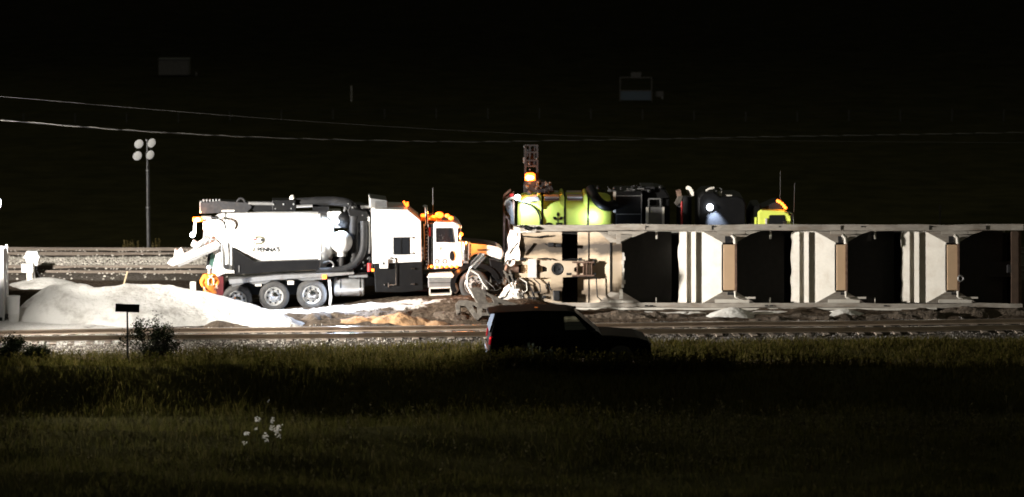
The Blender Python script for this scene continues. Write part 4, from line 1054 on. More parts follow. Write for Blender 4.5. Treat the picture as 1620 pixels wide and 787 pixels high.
jj = [J(0, 0, .95, .25, .17), J(0, 0, 1.12, .23, .16), J(0, .01, 1.30, .24, .16), J(0, 0, 1.47, .11), J(-.20, 0, 1.40, .115), J(-.33, -.02, 1.18, .095), J(-.29, -.13, 1.0, .065), J(.20, 0, 1.40, .115), J(.31, -.06, 1.16, .095), J(.22, -.22, 1.065, .065), J(0, 0, .80, .245, .17)]
skin_fig('jacket', jj, [(0, 1), (1, 2), (2, 3), (2, 4), (4, 5), (5, 6), (2, 7), (7, 8), (8, 9), (0, 10)], HIVIS, PE)
jt = [J(0, 0, .92, .155, .12), J(-.1, 0, .84, .105), J(-.12, -.01, .49, .08), J(-.13, .02, .08, .07), J(.1, 0, .84, .105), J(.12, -.01, .49, .08), J(.13, .02, .08, .07)]
skin_fig('trousers', jt, [(0, 1), (1, 2), (2, 3), (0, 4), (4, 5), (5, 6)], PANTS, PE)
m = MB()
for zz, rx_, ry_ in ((1.06, .235, .17),):
    n = 24; v = [(rx_ * k * math.cos(2 * math.pi * i / n), ry_ * k * math.sin(2 * math.pi * i / n), (zz + dz) * k) for dz in (0, .06) for i in range(n)]
    m.add(v, [(i, (i + 1) % n, n + (i + 1) % n, n + i) for i in range(n)])
for s in (-1, 1): m.tube([(s * .11 * k, -.175 * k, 1.08 * k), (s * .11 * k, -.175 * k, 1.3 * k), (-s * .08 * k, -.13 * k, 1.45 * k)], .024 * k, 6)
m.build('reflective_band', STRIPE, PE)
m = MB().lathe([(1.715 * k, .135 * k), (1.72 * k, .115 * k), (1.78 * k, .10 * k), (1.82 * k, .06 * k), (1.835 * k, 0)], (0, -.02 * k, 0), 'z', 20); m.build('hard_hat', HAT, PE, smooth=60)
m = MB().ball((0, -.105 * k, 1.655 * k), .018 * k, 8); m.ball((-.03 * k, -.095 * k, 1.685 * k), .01 * k, 6); m.ball((.03 * k, -.095 * k, 1.685 * k), .01 * k, 6); m.build('face', SKIN, PE)

# ------------------------------------------------------------------ lime green hydro excavation truck behind the railcar
LD = 126.6
LX0, LZ0 = S(1020, 452, LD)
LT = empty('excavation_truck', (LX0, LD, 0), 'lime green vacuum excavation truck with a leaf emblem standing behind the railcar', 'truck')
KL, KLV = (LD + .9) / F, LD * 1.013 / F
ly0 = LZ0
ax = lambda px: (px - 1020) * KL
az_ = lambda py: ly0 + (452 - py) * KLV
A3 = lambda px, py, y: (ax(px), y, az_(py))
ap = lambda pts: [(ax(a), az_(b)) for a, b in pts]
def lpart(name, mat, pts, y0, y1, parent=LT, bevel=0): return MB().prism(ap(pts), y0, y1).build(name, mat, parent, bevel=bevel)
def lbx(name, mat, p0, p1, q0, q1, y0, y1, parent=LT, bevel=0): return MB().box(ax(p0), ax(p1), y0, y1, az_(q1), az_(q0)).build(name, mat, parent, bevel=bevel)
def ltube(name, mat, pts, r, parent=LT, n=10):
    P_ = [Vector(A3(*p)) for p in pts]
    for _ in range(2):
        Q = [P_[0]]
        for a, b in zip(P_[:-1], P_[1:]): Q += [a * .75 + b * .25, a * .25 + b * .75]
        P_ = Q + [P_[-1]]
    return MB().tube(P_, r, n).build(name, mat, parent, smooth=50)
RL = 46 * KL; CL = az_(357)
tk = MB().lathe([(ax(818), 0), (ax(819), RL * .7), (ax(824), RL * .95), (ax(830), RL), (ax(936), RL), (ax(950), RL), (ax(960), RL * .97), (ax(966), RL * .9), (ax(968.5), RL * .7), (ax(969), 0)], (0, 1.25, CL), 'x', 64).build('tank', LIME, LT, smooth=30)
for p in (857, 893, 930):
    MB().lathe([(ax(p - 1.2), RL * .98), (ax(p - 1.2), RL * 1.012), (ax(p + 2.0), RL * 1.012), (ax(p + 2.0), RL * .98)], (0, 1.25, CL), 'x', 64).build('tank_band', BLACK, tk)
    lpart('tank_rib', LIME, [(p - 8, 312), (p - 6, 308.5), (p - 3, 308), (p - 1, 312), (p - 1, 330), (p - 8, 322)], .12, 2.2, tk, .01)
for p0, p1 in ((861, 884), (897, 921)):
    lbx('walkway', CAR, p0, p1, 311.4, 314.4, .10, 2.2, tk); lbx('walkway', BROWN, p0, p1, 315.6, 317.8, .09, 2.2, tk)
lpart('tank_top_plate', CAR, [(833, 314), (850, 311), (853, 318), (832, 319)], .08, 2.0, tk)
ltube('door_ring', DARK, [(820, 319, .2), (835, 322, .12), (848, 331, .1), (854, 343, .1), (855, 356, .1)], .035, tk)
def squarish(o, n=3.4):
    for v in o.data.vertices:
        p, q = v.co.y - 1.25, v.co.z - CL; r = math.hypot(p, q)
        if r < 1e-6: continue
        k_ = 1 / ((abs(p) / r) ** n + (abs(q) / r) ** n) ** (1 / n); v.co.y = 1.25 + p * k_; v.co.z = CL + q * k_
for o in [tk] + [c for c in tk.children if c.name.startswith('tank_band')]: squarish(o)
def on_lime(px0, py0):
    def place(x, z):
        zz = az_(py0) + z; h = min(1, abs(zz - CL) / RL)
        return Vector((ax(px0) + x, 1.25 - RL * (1 - h ** 3.4) ** (1 / 3.4) - .012, zz))
    return place
pf = on_lime(882.5, 352.5)
def leaf(c, ang, L_, w_):
    m = MB(); n = 8; v = []
    for i in range(n + 1):
        t = i / n; hw = w_ * math.sin(math.pi * t) ** .8
        for s in (-1, 1):
            x = t * L_; y = s * hw; v.append(pf(c[0] + x * math.cos(ang) - y * math.sin(ang), c[1] + x * math.sin(ang) + y * math.cos(ang)))
    m.add(v, [(2 * i, 2 * i + 1, 2 * i + 3, 2 * i + 2) for i in range(n)]); return m
for c, a in (((0, .20), 90), ((.03, .10), 32), ((-.03, .10), 148)): leaf(c, R(a), .19, .055).build('emblem_leaf', BLACK, tk)
m = MB(); v = [pf(x, z) for z in (-.15, 0, .12, .2) for x in (-.018, .018)]; m.add(v, [(2 * i, 2 * i + 1, 2 * i + 3, 2 * i + 2) for i in range(3)]); m.build('emblem_stem', BLACK, tk)
text_mesh('emblem_lettering', 'GFL', .9, BLACK, tk, on_lime(856, 379), xs=.75)
# rear door gear, boom and beacon
m = MB()
for a, b, c, d in ((797, 318, 797, 410), (802, 330, 812, 400), (797, 318, 808, 309), (812, 312, 812, 400), (799, 345, 812, 352)): m.bar(A3(a, b, .4), A3(c, d, .4), .08, .08); m.bar(A3(a, b, 2.0), A3(c, d, 2.0), .08, .08)
MB.box(m, ax(801), ax(811), .5, 1.9, az_(405), az_(328)); m.build('rear_door', BROWN, LT, bevel=.01)
for k_ in range(5): ltube('rear_hose', GREY, [(800 + k_ * 2, 316 + k_, .35), (800 + k_ * 2.5, 332, .25), (808 + k_, 342, .3), (808 + k_, 356, .3)], .022)
ltube('rear_guard', CAR, [(797, 326, .3), (800, 317, .3), (812, 314, .3)], .04)
lbx('red_marker', RED, 806, 812, 308, 315, .3, .4)
m = MB().ball(A3(818.5, 313, .12), .11, 14); m.build('work_lamp', LED, LT, smooth=180)
m = MB()
for a in (831, 850): m.bar(A3(a, 234, 1.2), A3(a, 300, 1.2), .07, .07); m.bar(A3(a - 1, 236, 1.7), A3(a, 300, 1.7), .07, .07)
for b in (235, 246, 259, 268): m.bar(A3(831, b, 1.2), A3(850, b, 1.2), .06, .05)
m.bar(A3(838, 234, 1.3), A3(836, 268, 1.3), .09, .09); m.bar(A3(845, 236, 1.4), A3(845, 268, 1.4), .07, .07)
bo = m.build('boom', DARK, LT); lbx('boom_plate', DARK, 833, 848, 242, 268, 1.45, 1.6, bo)
lbx('boom_pad', GREY, 827.5, 829.5, 254, 263, 1.2, 1.5, bo)
m = MB(); [m.ball(A3(a, b, 1.12), .03, 6) for a, b in ((848.5, 256), (837, 264), (838, 273), (829, 237))]; m.build('boom_pin', ALU, bo)
m = MB().lathe([(-.13, .0), (-.13, .20), (.10, .19), (.15, .12), (.15, 0)], A3(838.5, 284, .95), 'z', 18); o = m.build('amber_beacon', AMBER, LT, smooth=40); MB().ball(A3(838, 284.5, .80), .13, 14, sx=1.3, sz=.75).build('bulb', BULB, o, smooth=180)
lpart('boom_base', DARK, [(828, 296), (834, 290), (852, 289), (862, 293), (872, 296), (876, 308), (828, 309)], .8, 1.7, LT, .02)
m = MB()
for i in range(26): m.ball(A3(random.uniform(829, 874), random.uniform(291, 309), random.uniform(.55, .85)), random.uniform(.03, .075), 7)
m.build('boom_machinery', FRAME, LT)
ltube('boom_hose', BLACKM, [(862, 300, .8), (866, 292, .8), (873, 298, .8), (876, 308, .8)], .03)
# front of tank: black hose loops, cabinets, pump housings
ltube('suction_hose', BLACK, [(934, 300, .5), (940, 312, .2), (950, 324, .1), (962, 328, .1), (972, 325, .3)], .19, n=14)
for i in range(26): MB().ball(A3(random.uniform(936, 1052), random.uniform(298, 306), random.uniform(.4, 1.6)), random.uniform(.03, .09), 7).build('roof_fitting', DARK, LT)
m = MB()
for i in range(9): a = random.uniform(945, 1010); m.bar(A3(a, random.uniform(299, 304), .35), A3(a + random.uniform(4, 12), random.uniform(300, 306), .35), .04, .04)
m.build('roof_pipe', GREY, LT)
c1 = lbx('cabinet', BLACK, 974, 1016, 304, 420, .25, 2.3, LT, .02)
m = MB()
for a, b, c, d in ((975, 311, 1014, 311), (1014.5, 308, 1014.5, 356), (975, 340, 1015, 340)): m.bar(A3(a, b, .235), A3(c, d, .235), .03, .035)
m.build('cabinet_trim', GREY, c1); lbx('cabinet_post', CAR, 970, 974, 305, 338, .3, .5, c1)
lbx('vent_hood', DARK, 1014, 1036, 297.5, 304.5, .5, 1.9, LT, .02)
lpart('blower_housing', BLACK, [(1018, 304), (1040, 299), (1052, 303), (1060, 314), (1061, 420), (1018, 420)], .6, 2.2, LT, .05)
gb = lbx('grey_box', GREY, 1024, 1049, 328, 400, .05, .6, LT, .01); lbx('box_edge', CAR, 1021.5, 1025.5, 328, 400, .0, .08, gb); lbx('box_edge', CAR, 1047, 1050.5, 328, 400, .0, .08, gb)
m = MB()
for a, b, c, d in ((1026, 315.5, 1044, 315.5), (1026, 315, 1026, 329), (1044, 315, 1045, 329)): m.bar(A3(a, b, .2), A3(c, d, .2), .05, .05)
m.build('box_handle', GREY, LT)
st = ltube('exhaust_stack', DARK, [(1083, 313, .7), (1083, 405, .7)], .28, n=20); ltube('exhaust_reflection', RED, [(1078.8, 320, .45), (1078.8, 400, .45)], .045, st)  # thin red tube imitates the reddish reflection on the dark stack
m = MB().lathe([(0, .22), (.02, .22)], (0, 0, 0), 'x', 20); o = m.lathe([(0, 0), (0, .22)], (0, 0, 0), 'x', 20).build('rain_cap', CAR, LT); o.location = A3(1092, 306, .7); o.rotation_euler = (0, R(-22), R(35)); o.scale = (1, 1, 1.0)
lpart('stack_bracket', BROWN, [(1070, 305), (1077, 303), (1079, 312), (1072, 316)], .5, .9, LT); lpart('stack_elbow', FRAME, [(1067, 324), (1073, 313), (1081, 312), (1078, 322), (1071, 328)], .4, .7, LT, .02)
lpart('water_tank', BLACK, [(1104, 314), (1112, 305), (1128, 304), (1140, 312), (1166, 311), (1176, 315), (1180, 324), (1181, 420), (1104, 420)], .1, 2.4, LT, .06)
m = MB().ball(A3(1122.5, 328, .0), .12, 14); m.build('work_lamp', LED, LT, smooth=180)
ltube('tank_handle', CAR, [(1117, 304, .4), (1123, 300, .4), (1130, 299, .4)], .045); lbx('tank_vent', CAR, 1138, 1142, 305, 312, .3, .5); lbx('tank_tag', CAR, 1148, 1158, 310, 312, .3, .6)
ltube('tank_frame', GREY, [(1131, 300, .5), (1142, 299, .5), (1143, 310, .5)], .02); lbx('tank_valve', GREY, 1132, 1134, 303, 310, .3, .4)
cb2 = lpart('cab', LIME, [(1199, 336), (1204, 333), (1240, 334), (1248, 339), (1251, 350), (1253, 400), (1199, 400)], .1, 2.35, LT, .05)
lpart('cab_roof', DARK, [(1200, 335.5), (1206, 332), (1224, 324), (1232, 321.5), (1239, 330), (1240, 334.2)], .5, 2.0, cb2, .02)
lpart('side_window', GLASS, [(1216, 342), (1219, 340.5), (1240, 340.5), (1245, 356), (1246, 372), (1216, 372)], .07, .14, cb2, .01)
lbx('cab_pillar', CAR, 1210, 1213, 346, 370, .06, .11, cb2); lbx('mirror', CHROME, 1238, 1244, 350, 356, -.02, .08, cb2)
lpart('cab_back', BLACK, [(1186, 340), (1192, 327), (1204, 326), (1200, 400), (1186, 400)], .3, 2.2, LT, .04); lbx('sleeper_edge', LIME, 1194, 1197, 345, 370, .2, .3)
for p, q in ((1231, 320), (1234, 321.5), (1238, 324.5), (1241, 328), (1243.5, 331)):
    m = MB().ball(A3(p, q, .45), .062, 10); m.build('roof_lamp_or_glint', AMBERDIM, cb2, smooth=180)
ltube('mirror_arm', CHROME, [(1242, 336, .05), (1250, 336, .0), (1254.5, 341, .0), (1255, 356, .0)], .022, cb2); lbx('mirror', CHROME, 1250, 1251.5, 341, 356, .0, .2, cb2)
ltube('aerial', GREY, [(1235, 322, .5), (1235, 273, .5)], .006, cb2, 5); ltube('aerial', GREY, [(1256, 345, .3), (1257, 291, .3)], .006, cb2, 5)
lpart('hood', LIME, [(1252, 362), (1292, 368), (1298, 378), (1298, 410), (1252, 410)], .3, 2.1, LT, .06)
lbx('chassis_frame', DARK, 812, 1300, 408, 424, .8, 1.6)
for p in (850, 903, 956, 1262):
    for y in (.05, 2.05):
        MB().lathe([(0, .2), (0, .45), (.04, .52), (.3, .52), (.34, .45), (.34, .2)], (ax(p), y, .55), 'y', 28).build('wheel', TYRE, LT, smooth=40)
lamp('beacon_glow', 'POINT', A3(838.5, 284, .55), 30, (1, .25, .03), LT)
lamp('work_light', 'SPOT', A3(818.5, 313, -.25), 320, BL, LT, .05, A3(838, 345, .3), 120)
lamp('work_light', 'POINT', A3(937, 343, -.22), 45, BL, LT, .05)
lamp('work_light', 'SPOT', A3(1122.5, 327, -.16), 3200, BL, LT, .05, A3(1130, 348, .12), 60)
m = MB().ball(A3(937, 343, .12), .10, 14); m.build('work_lamp', LED, LT, smooth=180)
lamp('roof_glow', 'POINT', A3(1240, 324, .2), 6, (1, .2, .03), LT)

# ------------------------------------------------------------------ black police style SUV in front
SU_X, SU_Z = S(901, 560, 107.6)
SUV = empty('black_suv', (SU_X, 107.6, g1(SU_X, 107.6)), 'black sport utility vehicle parked in front of the tracks, seen in silhouette', 'suv', rot=(0, 0, R(3)))
CARB = M('black_car_paint', (.002, .002, .002), .6, var=.1)
CARB.node_tree.nodes['Principled BSDF'].inputs['Specular IOR Level'].default_value = .06
CARG = M('tinted_car_glass', (.003, .003, .003), .35, var=.1)
CARG.node_tree.nodes['Principled BSDF'].inputs['Specular IOR Level'].default_value = .06
hw = 1.0
def taper(m):
    m.v = [(x, y - math.copysign(max(0, z - 1.12) * .26, y), z) for x, y, z in m.v]; return m
body = [(-2.56, .52), (-2.60, .75), (-2.55, 1.12), (-1.0, 1.16), (.92, 1.14), (1.3, 1.13), (2.1, 1.05), (2.42, .94), (2.52, .78), (2.54, .48), (2.46, .30), (2.1, .30)]
def arch(cx, r=.44):
    return [(cx + r * math.cos(a), .38 + r * math.sin(a)) for a in np.linspace(0, math.pi, 9)]
body += [p for p in arch(1.55)] + [p for p in arch(-1.45)] + [(-2.2, .32)]
bs = MB().prism(body, -hw, hw).build('body', CARB, SUV, bevel=.05)
taper(MB().prism([(-2.40, 1.86), (-2.3, 1.90), (-1.2, 1.94), (-.1, 1.92), (.15, 1.87), (.05, 1.83), (-2.34, 1.83)], -hw + .02, hw - .02)).build('roof', CARB, SUV, bevel=.02)
taper(MB().prism([(-2.62, 1.82), (-2.58, 1.86), (-2.3, 1.90), (-2.3, 1.84)], -.85, .85)).build('rear_spoiler', CARB, SUV, bevel=.01)
for s in (-1, 1):
    y0, y1 = (-hw + .01, -hw + .07) if s < 0 else (hw - .07, hw - .01)
    for nm, pts in (('pillar', [(-2.55, 1.12), (-2.36, 1.12), (-2.2, 1.84), (-2.38, 1.84)]), ('pillar', [(-.32, 1.12), (-.2, 1.12), (-.24, 1.84), (-.36, 1.84)]), ('pillar', [(-1.42, 1.12), (-1.3, 1.12), (-1.3, 1.84), (-1.42, 1.84)]),
                    ('pillar', [(.62, 1.12), (.98, 1.12), (.16, 1.85), (.02, 1.85), (.40, 1.45)])):
        taper(MB().prism(pts, y0, y1)).build(nm, CARB, SUV)
    for pts, mt in (([(-2.38, 1.13), (-1.4, 1.13), (-1.4, 1.83), (-2.22, 1.83)], CARG), ([(-1.32, 1.13), (-.3, 1.13), (-.34, 1.83), (-1.32, 1.83)], CARG), ([(-.22, 1.13), (.70, 1.13), (.30, 1.60), (.05, 1.82), (-.24, 1.82)], CLEAR)):
        taper(MB().prism(pts, y0 + .02 * 1, y1 - .02)).build('side_window', mt, SUV)
    # inner trim above and below the clear glass
    taper(MB().prism([(-.24, 1.76), (.20, 1.76), (.02, 1.86), (-.24, 1.86)], y0, y1)).build('window_trim', CARB, SUV)
    taper(MB().prism([(-.22, 1.12), (.85, 1.12), (.72, 1.33), (-.22, 1.31)], y0, y1)).build('window_trim', CARB, SUV)
    m = MB(); m.box(.55, .75, s * 1.0 - .02 + (0 if s > 0 else -.18), s * 1.0 + .2 + (0 if s > 0 else -.18), 1.14, 1.3); m.build('mirror', CARB, SUV, bevel=.03)
    for cx in (1.55, -1.45):
        w = MB().lathe([(-.12, .2), (-.13, .36), (-.1, .395), (.1, .395), (.13, .36), (.12, .2)], (cx, s * .86, .40), 'y', 28).build('wheel', TYRE, SUV, smooth=40)
        MB().lathe([(-.02, .22), (s * .1, .22), (s * .12, .05), (s * .12, 0)], (cx, s * .86, .40), 'y', 20).build('rim', DARK, w)
    m = MB(); m.box(-2.63, -2.48, s * .83 - .14, s * .83 + .14, 1.0, 1.40) if 0 else m.prism([(-2.63, .86), (-2.52, .86), (-2.48, 1.16), (-2.60, 1.12)], s * .98 - .12 * (s > 0), s * .98 + .12 * (s < 0)); m.build('tail_light', REDLIT, SUV, bevel=.02)
taper(MB().prism([(.90, 1.13), (.97, 1.13), (.15, 1.86), (.09, 1.86)], -.88, .88)).build('windscreen', CARG, SUV)
taper(MB().prism([(-2.60, 1.25), (-2.55, 1.25), (-2.37, 1.84), (-2.42, 1.84)], -.86, .86)).build('rear_window', CARG, SUV)
MB().box(-2.68, -2.5, -.9, .9, .42, .66).build('rear_bumper', M('grey_bumper', (.08, .08, .085), .4), SUV, bevel=.04)
MB().prism([(-.30, .7), (.05, .7), (.1, .95), (-.12, 1.0), (-.2, 1.42), (-.38, 1.40)], -.6, .6).build('seat', BLACKM, SUV, bevel=.03)
m = MB(); m.box(.05, .2, -.1, .1, 1.90, 1.97); m.build('roof_aerial', CARB, SUV, bevel=.02)
lb_ = MB(); lb_.box(-1.12, -1.02, -.1, .0, 1.925, 1.955); lb_.build('roof_lamp_or_glint', M('orange_glint', (.4, .10, .02), .3, emit=(1, .3, .05), strength=.25), SUV)  # glowing slab imitates an orange reflection on the car roof
for s in (-1,):
    m = MB().ball((-2.58, s * .98, 1.07), .022, 8); m.build('lamp_glint', M('red_lamp_spot', (.6, .02, .02), .3, emit=(1, .03, .03), strength=3), SUV)
MB().box(2.50, 2.545, -.75, .75, .55, .85).build('grille', BLACK, SUV, bevel=.02)
SUV.scale = (1, 1, .965)

# ------------------------------------------------------------------ small things at the left
def at(px, py, d): x, z = S(px, py, d); return Vector((x, d, z))
# white shed
a = at(-80, 510, 116.8); b = at(4, 394, 116.8); h0 = b.z
SH = empty('metal_shed', ((a.x + b.x) / 2, 117.35, 0), 'bright white metal shed cut by the left edge of the photo', 'shed')
w2 = (b.x - a.x) / 2
CORR = M('white_corrugated_sheet', (.76, .76, .78), .4, var=.04)
m = MB().box(-w2, w2 - .06, -.51, .51, .12, h0 - .12); m.build('wall', CORR, SH)
m = MB()
for i in range(10): x = -w2 + .1 + i * (2 * w2 - .25) / 9; m.box(x, x + .05, -.535, -.51, .14, h0 - .14)
m.build('wall_rib', CORR, SH)
m = MB().prism([(-w2 - .08, h0 - .10), (w2 + .0, h0 - .13), (w2 + .0, h0 - .05), (-w2 - .08, h0 + .12)], -.57, .57); m.build('roof', CORR, SH)
m = MB().box(w2 - .055, w2 + .02, -.55, -.47, .0, h0 + .03); m.build('corner_post', WHITE, SH, bevel=.008); MB().box(w2 - .055, w2 + .02, .47, .55, .0, h0 + .03).build('corner_post', WHITE, SH, bevel=.008)
m = MB().box(-w2, w2, -.54, .54, .0, .10); m.build('skid_base', DARK, SH)
# barrel
p = at(22, 511, 116.6)
BA = MB().lathe([(0, 0), (0, .17), (.02, .175), (.28, .195), (.30, .205), (.33, .195), (.60, .21), (.86, .225), (.88, .235), (.90, .225), (.90, .0)], (p.x, 116.6, 0.0), 'z', 24).build('white_bin', WHITE, None, smooth=35)
tag(BA, 'small white bin standing beside the right corner of the shed', 'bin')
# trackside boxes
p = at(50, 440, 126.9); q = at(50, 397, 126.9)
B1 = empty('signal_box', (p.x, 126.9, g1(p.x, 126.9)), 'white peaked instrument box on a slim post, the taller of the pair', 'equipment box')
zt = q.z - B1.location.z
MB().tube([(.06, 0, 0), (.06, 0, zt - .55)], .075, 12).build('post', WHITE2, B1, smooth=40)
MB().prism([(-.16, zt - .55), (.26, zt - .55), (.30, zt - .28), (.36, zt - .25), (.28, zt - .12), (.26, zt), (-.16, zt), (-.2, zt - .12), (-.3, zt - .25), (-.2, zt - .28)], -.2, .2).build('box_head', WHITE, B1, bevel=.015)
MB().tube([(.16, -.05, zt - .6), (.26, -.08, .9), (.2, -.1, .5), (.36, -.1, .15), (.8, -.1, .02)], .02, 6).build('conduit', BLACKM, B1)
p2 = at(45, 440, 126.4)
B2 = empty('signal_box', (p2.x, 126.4, g1(p2.x, 126.4)), 'square white junction box on a thick pedestal, the lower of the pair', 'equipment box')
zt2 = at(45, 417, 126.4).z - B2.location.z
MB().box(-.06, .16, -.1, .12, 0, zt2 - .3).build('pedestal', CAR, B2, bevel=.015)
MB().box(-.24, .2, -.16, .18, zt2 - .33, zt2).build('box_body', WHITE, B2, bevel=.02)
# short white post by the worker
p = at(306, 480, 118.4); q = at(306, 446, 118.4)
PO = MB().box(-.10, .10, -.10, .10, -.1, q.z - .05).build('white_post', WHITE, None, bevel=.02, loc=(p.x, 118.4, 0.05)); tag(PO, 'short square white post between the pile and the worker', 'post')
# stake in the pile
p = at(199, 437, 118.6)
SK = MB().bar((-.12, 0, -.45), (.06, 0, .17), .05, .05).build('wooden_stake', WOOD, None, loc=(p.x, 118.6, p.z)); tag(SK, 'short wooden stake poking out of the crest of the white pile', 'stake')
# black sign on a post
p = at(202, 575, 107.4); gp = g1(p.x, 107.4); q = at(203, 487, 107.4)
SG = empty('small_sign', (p.x, 107.4, gp), 'small dark tilted board on a thin black post before the white pile', 'sign')
zs = q.z - gp
MB().tube([(0, 0, -.2), (.01, 0, zs)], .028, 8).build('post', BLACKM, SG)
o = MB().box(-.38, .38, -.02, .02, -.14, .12).build('board', BLACK, SG, bevel=.008); o.location = (.02, -.03, zs); o.rotation_euler = (R(-18), R(2), 0)

# ------------------------------------------------------------------ overhead cables
def cable(name, pix, d0, d1, r, label, twist=False):
    P_ = []
    xs = [p[0] for p in pix]
    N_ = 360
    for i in range(N_ + 1):
        px = xs[0] + (xs[-1] - xs[0]) * i / N_
        # smooth interpolation (Catmull-Rom through the samples)
        k_ = max(j for j in range(len(pix) - 1) if pix[j][0] <= px or j == 0)
        p0, p1, p2, p3 = pix[max(k_ - 1, 0)], pix[k_], pix[k_ + 1], pix[min(k_ + 2, len(pix) - 1)]
        t = (px - p1[0]) / (p2[0] - p1[0])
        m1 = (p2[1] - p0[1]) / (p2[0] - p0[0]) * (p2[0] - p1[0]); m2 = (p3[1] - p1[1]) / (p3[0] - p1[0]) * (p2[0] - p1[0])
        py = (2 * t ** 3 - 3 * t ** 2 + 1) * p1[1] + (t ** 3 - 2 * t ** 2 + t) * m1 + (-2 * t ** 3 + 3 * t ** 2) * p2[1] + (t ** 3 - t ** 2) * m2
        P_.append(at(px, py, d0 + (d1 - d0) * i / N_))
    if not twist:
        o = MB().tube(P_, r, 6).build(name, CABLE, None, smooth=60); return tag(o, label, 'cable')
    m = MB(); L_ = 0; A, B_ = [], []
    Q = [P_[i] + (P_[i + 1] - P_[i]) * (j / 4) for i in range(N_) for j in range(4)]
    for i, c in enumerate(Q):
        a = c.x * 4.4 + .9 * math.sin(c.x * 1.7)
        w = Vector((0, math.cos(a), math.sin(a))) * r * 1.0
        A.append(c + w); B_.append(c - w)
    o = m.tube(A, r, 6).build(name, M('pale_cable_strand', (.24, .23, .21), .5), None, smooth=60); tag(o, label, 'cable')
    MB().tube(B_, r, 6).build('dark_strand', M('black_cable_strand', (.03, .03, .03), .6), o, smooth=60)
    return o
cable('overhead_cable', [(-160, 143), (0, 153), (200, 170), (420, 187.5), (640, 202), (810, 211), (1000, 218), (1200, 222), (1340, 224), (1620, 226), (1800, 226)], 118, 165, .011, 'upper thin overhead cable sagging across the dark sky side')
cable('overhead_cable', [(-160, 175), (0, 190), (200, 206), (400, 217), (640, 223.5), (770, 224.5), (900, 222.5), (1000, 221), (1200, 217), (1500, 212), (1800, 206)], 114, 175, .015, 'lower twisted overhead cable with light dashes above the light tower', True)

# ------------------------------------------------------------------ dim things in the far field
def ground_d(px, py):
    u, v = (px - CX) / F, (CY - py) / F
    dy = math.cos(PITCH) + v * math.sin(PITCH); dz = -math.sin(PITCH) + v * math.cos(PITCH)
    lo, hi = 140.0, 900.0
    for _ in range(50):
        mid = (lo + hi) / 2; t = mid / dy
        if H + t * dz > g1(t * u, mid): lo = mid
        else: hi = mid
    return lo
PALE = M('weathered_pale_panel', (.10, .092, .088), .7, var=.2)
d = ground_d(276, 121); a = at(251, 121, d); b = at(298, 95, d)
HB = empty('far_hut', ((a.x + b.x) / 2, d + .8, g1((a.x + b.x) / 2, d)), 'dim pale windowless hut far out in the dark field at the upper left', 'hut')
w2 = (b.x - a.x) / 2; hh = b.z - HB.location.z
MB().box(-w2, w2, -.8, .8, .1, hh).build('wall', PALE, HB); MB().box(-w2 - .05, w2 + .05, -.9, .9, hh, hh + .06).build('roof', DARK, HB); MB().box(w2 + .55, w2 + .68, -.8, -.7, -.1, .35).build('short_post', PALE, HB)
d = ground_d(556, 161); a = at(556, 161, d); b = at(556, 136, d)
o = MB().box(-.05, .05, -.05, .05, -.2, b.z - a.z).build('field_marker', M('pale_marker_post', (.3, .28, .26), .6), None, bevel=.01, loc=tuple(a)); tag(o, 'lone pale marker post in the dark field above the middle of the cables', 'post')
d = ground_d(1006, 161); a = at(981, 161, d); b = at(1031, 123, d); hh = b.z - a.z; ww = b.x - a.x
FR = empty('frame_structure', (a.x, d, a.z), 'dim metal frame with dark netting below and a pale plate on top, far field', 'frame')
m = MB()
for x0, z0, x1, z1 in ((0, -.2, 0, hh), (ww, -.2, ww, hh), (0, hh, ww, hh), (0, hh * .45, ww, hh * .45)): m.bar((x0, 0, z0), (x1, 0, z1), .07, .07)
m.build('frame', PALE, FR); MB().box(.05, ww - .05, .02, .05, .1, hh * .43).build('netting', M('blue_grey_netting', (.10, .13, .17), .8), FR)
MB().box(ww * .34, ww * .66, -.05, .05, hh + .02, hh + .38).build('top_plate', PALE, FR)
d = ground_d(1043, 158); a = at(1043, 158, d)
o = empty('field_sign', tuple(a), 'little pale square sign on a stub beside the dim frame', 'sign'); MB().box(-.3, .3, -.03, .03, .22, .62).build('sign_plate', PALE, o); MB().box(.18, .26, -.02, .06, -.2, .22).build('post', GREY, o)
d = ground_d(1100, 193); a = at(1098, 193, d)
FN = empty('field_fence', (a.x, d, a.z), 'faint wire fence crossing the dark field', 'fence')
pr = None
for i in range(-22, 14):
    x = i * 3.5; zz = g1(a.x + x, d) - a.z
    if pr is None: pr = MB().box(-.04, .04, -.04, .04, -.2, .75).build('fence_post', M('old_fence_wood', (.05, .048, .045), .9), FN); o = pr
    else: o = pr.copy(); COL.objects.link(o); o.parent = FN
    o.location = (x, 0, zz)
m = MB()
for hz in (.68, .4): m.tube([(i * 3.5, 0, hz + g1(a.x + i * 3.5, d) - a.z) for i in range(-22, 14)], .012, 4)
m.build('fence_wire', DARK, FN)
d = 141.0; a = at(1487, 348, d); b = at(1487, 325, d); zg_ = g1(a.x, d)
o = MB().box(-.035, .035, -.03, .03, zg_ - .1, b.z).build('trackside_stake', PALE, None, loc=(a.x, d, 0)); tag(o, 'thin pale stake behind the right end of the railcar', 'stake')

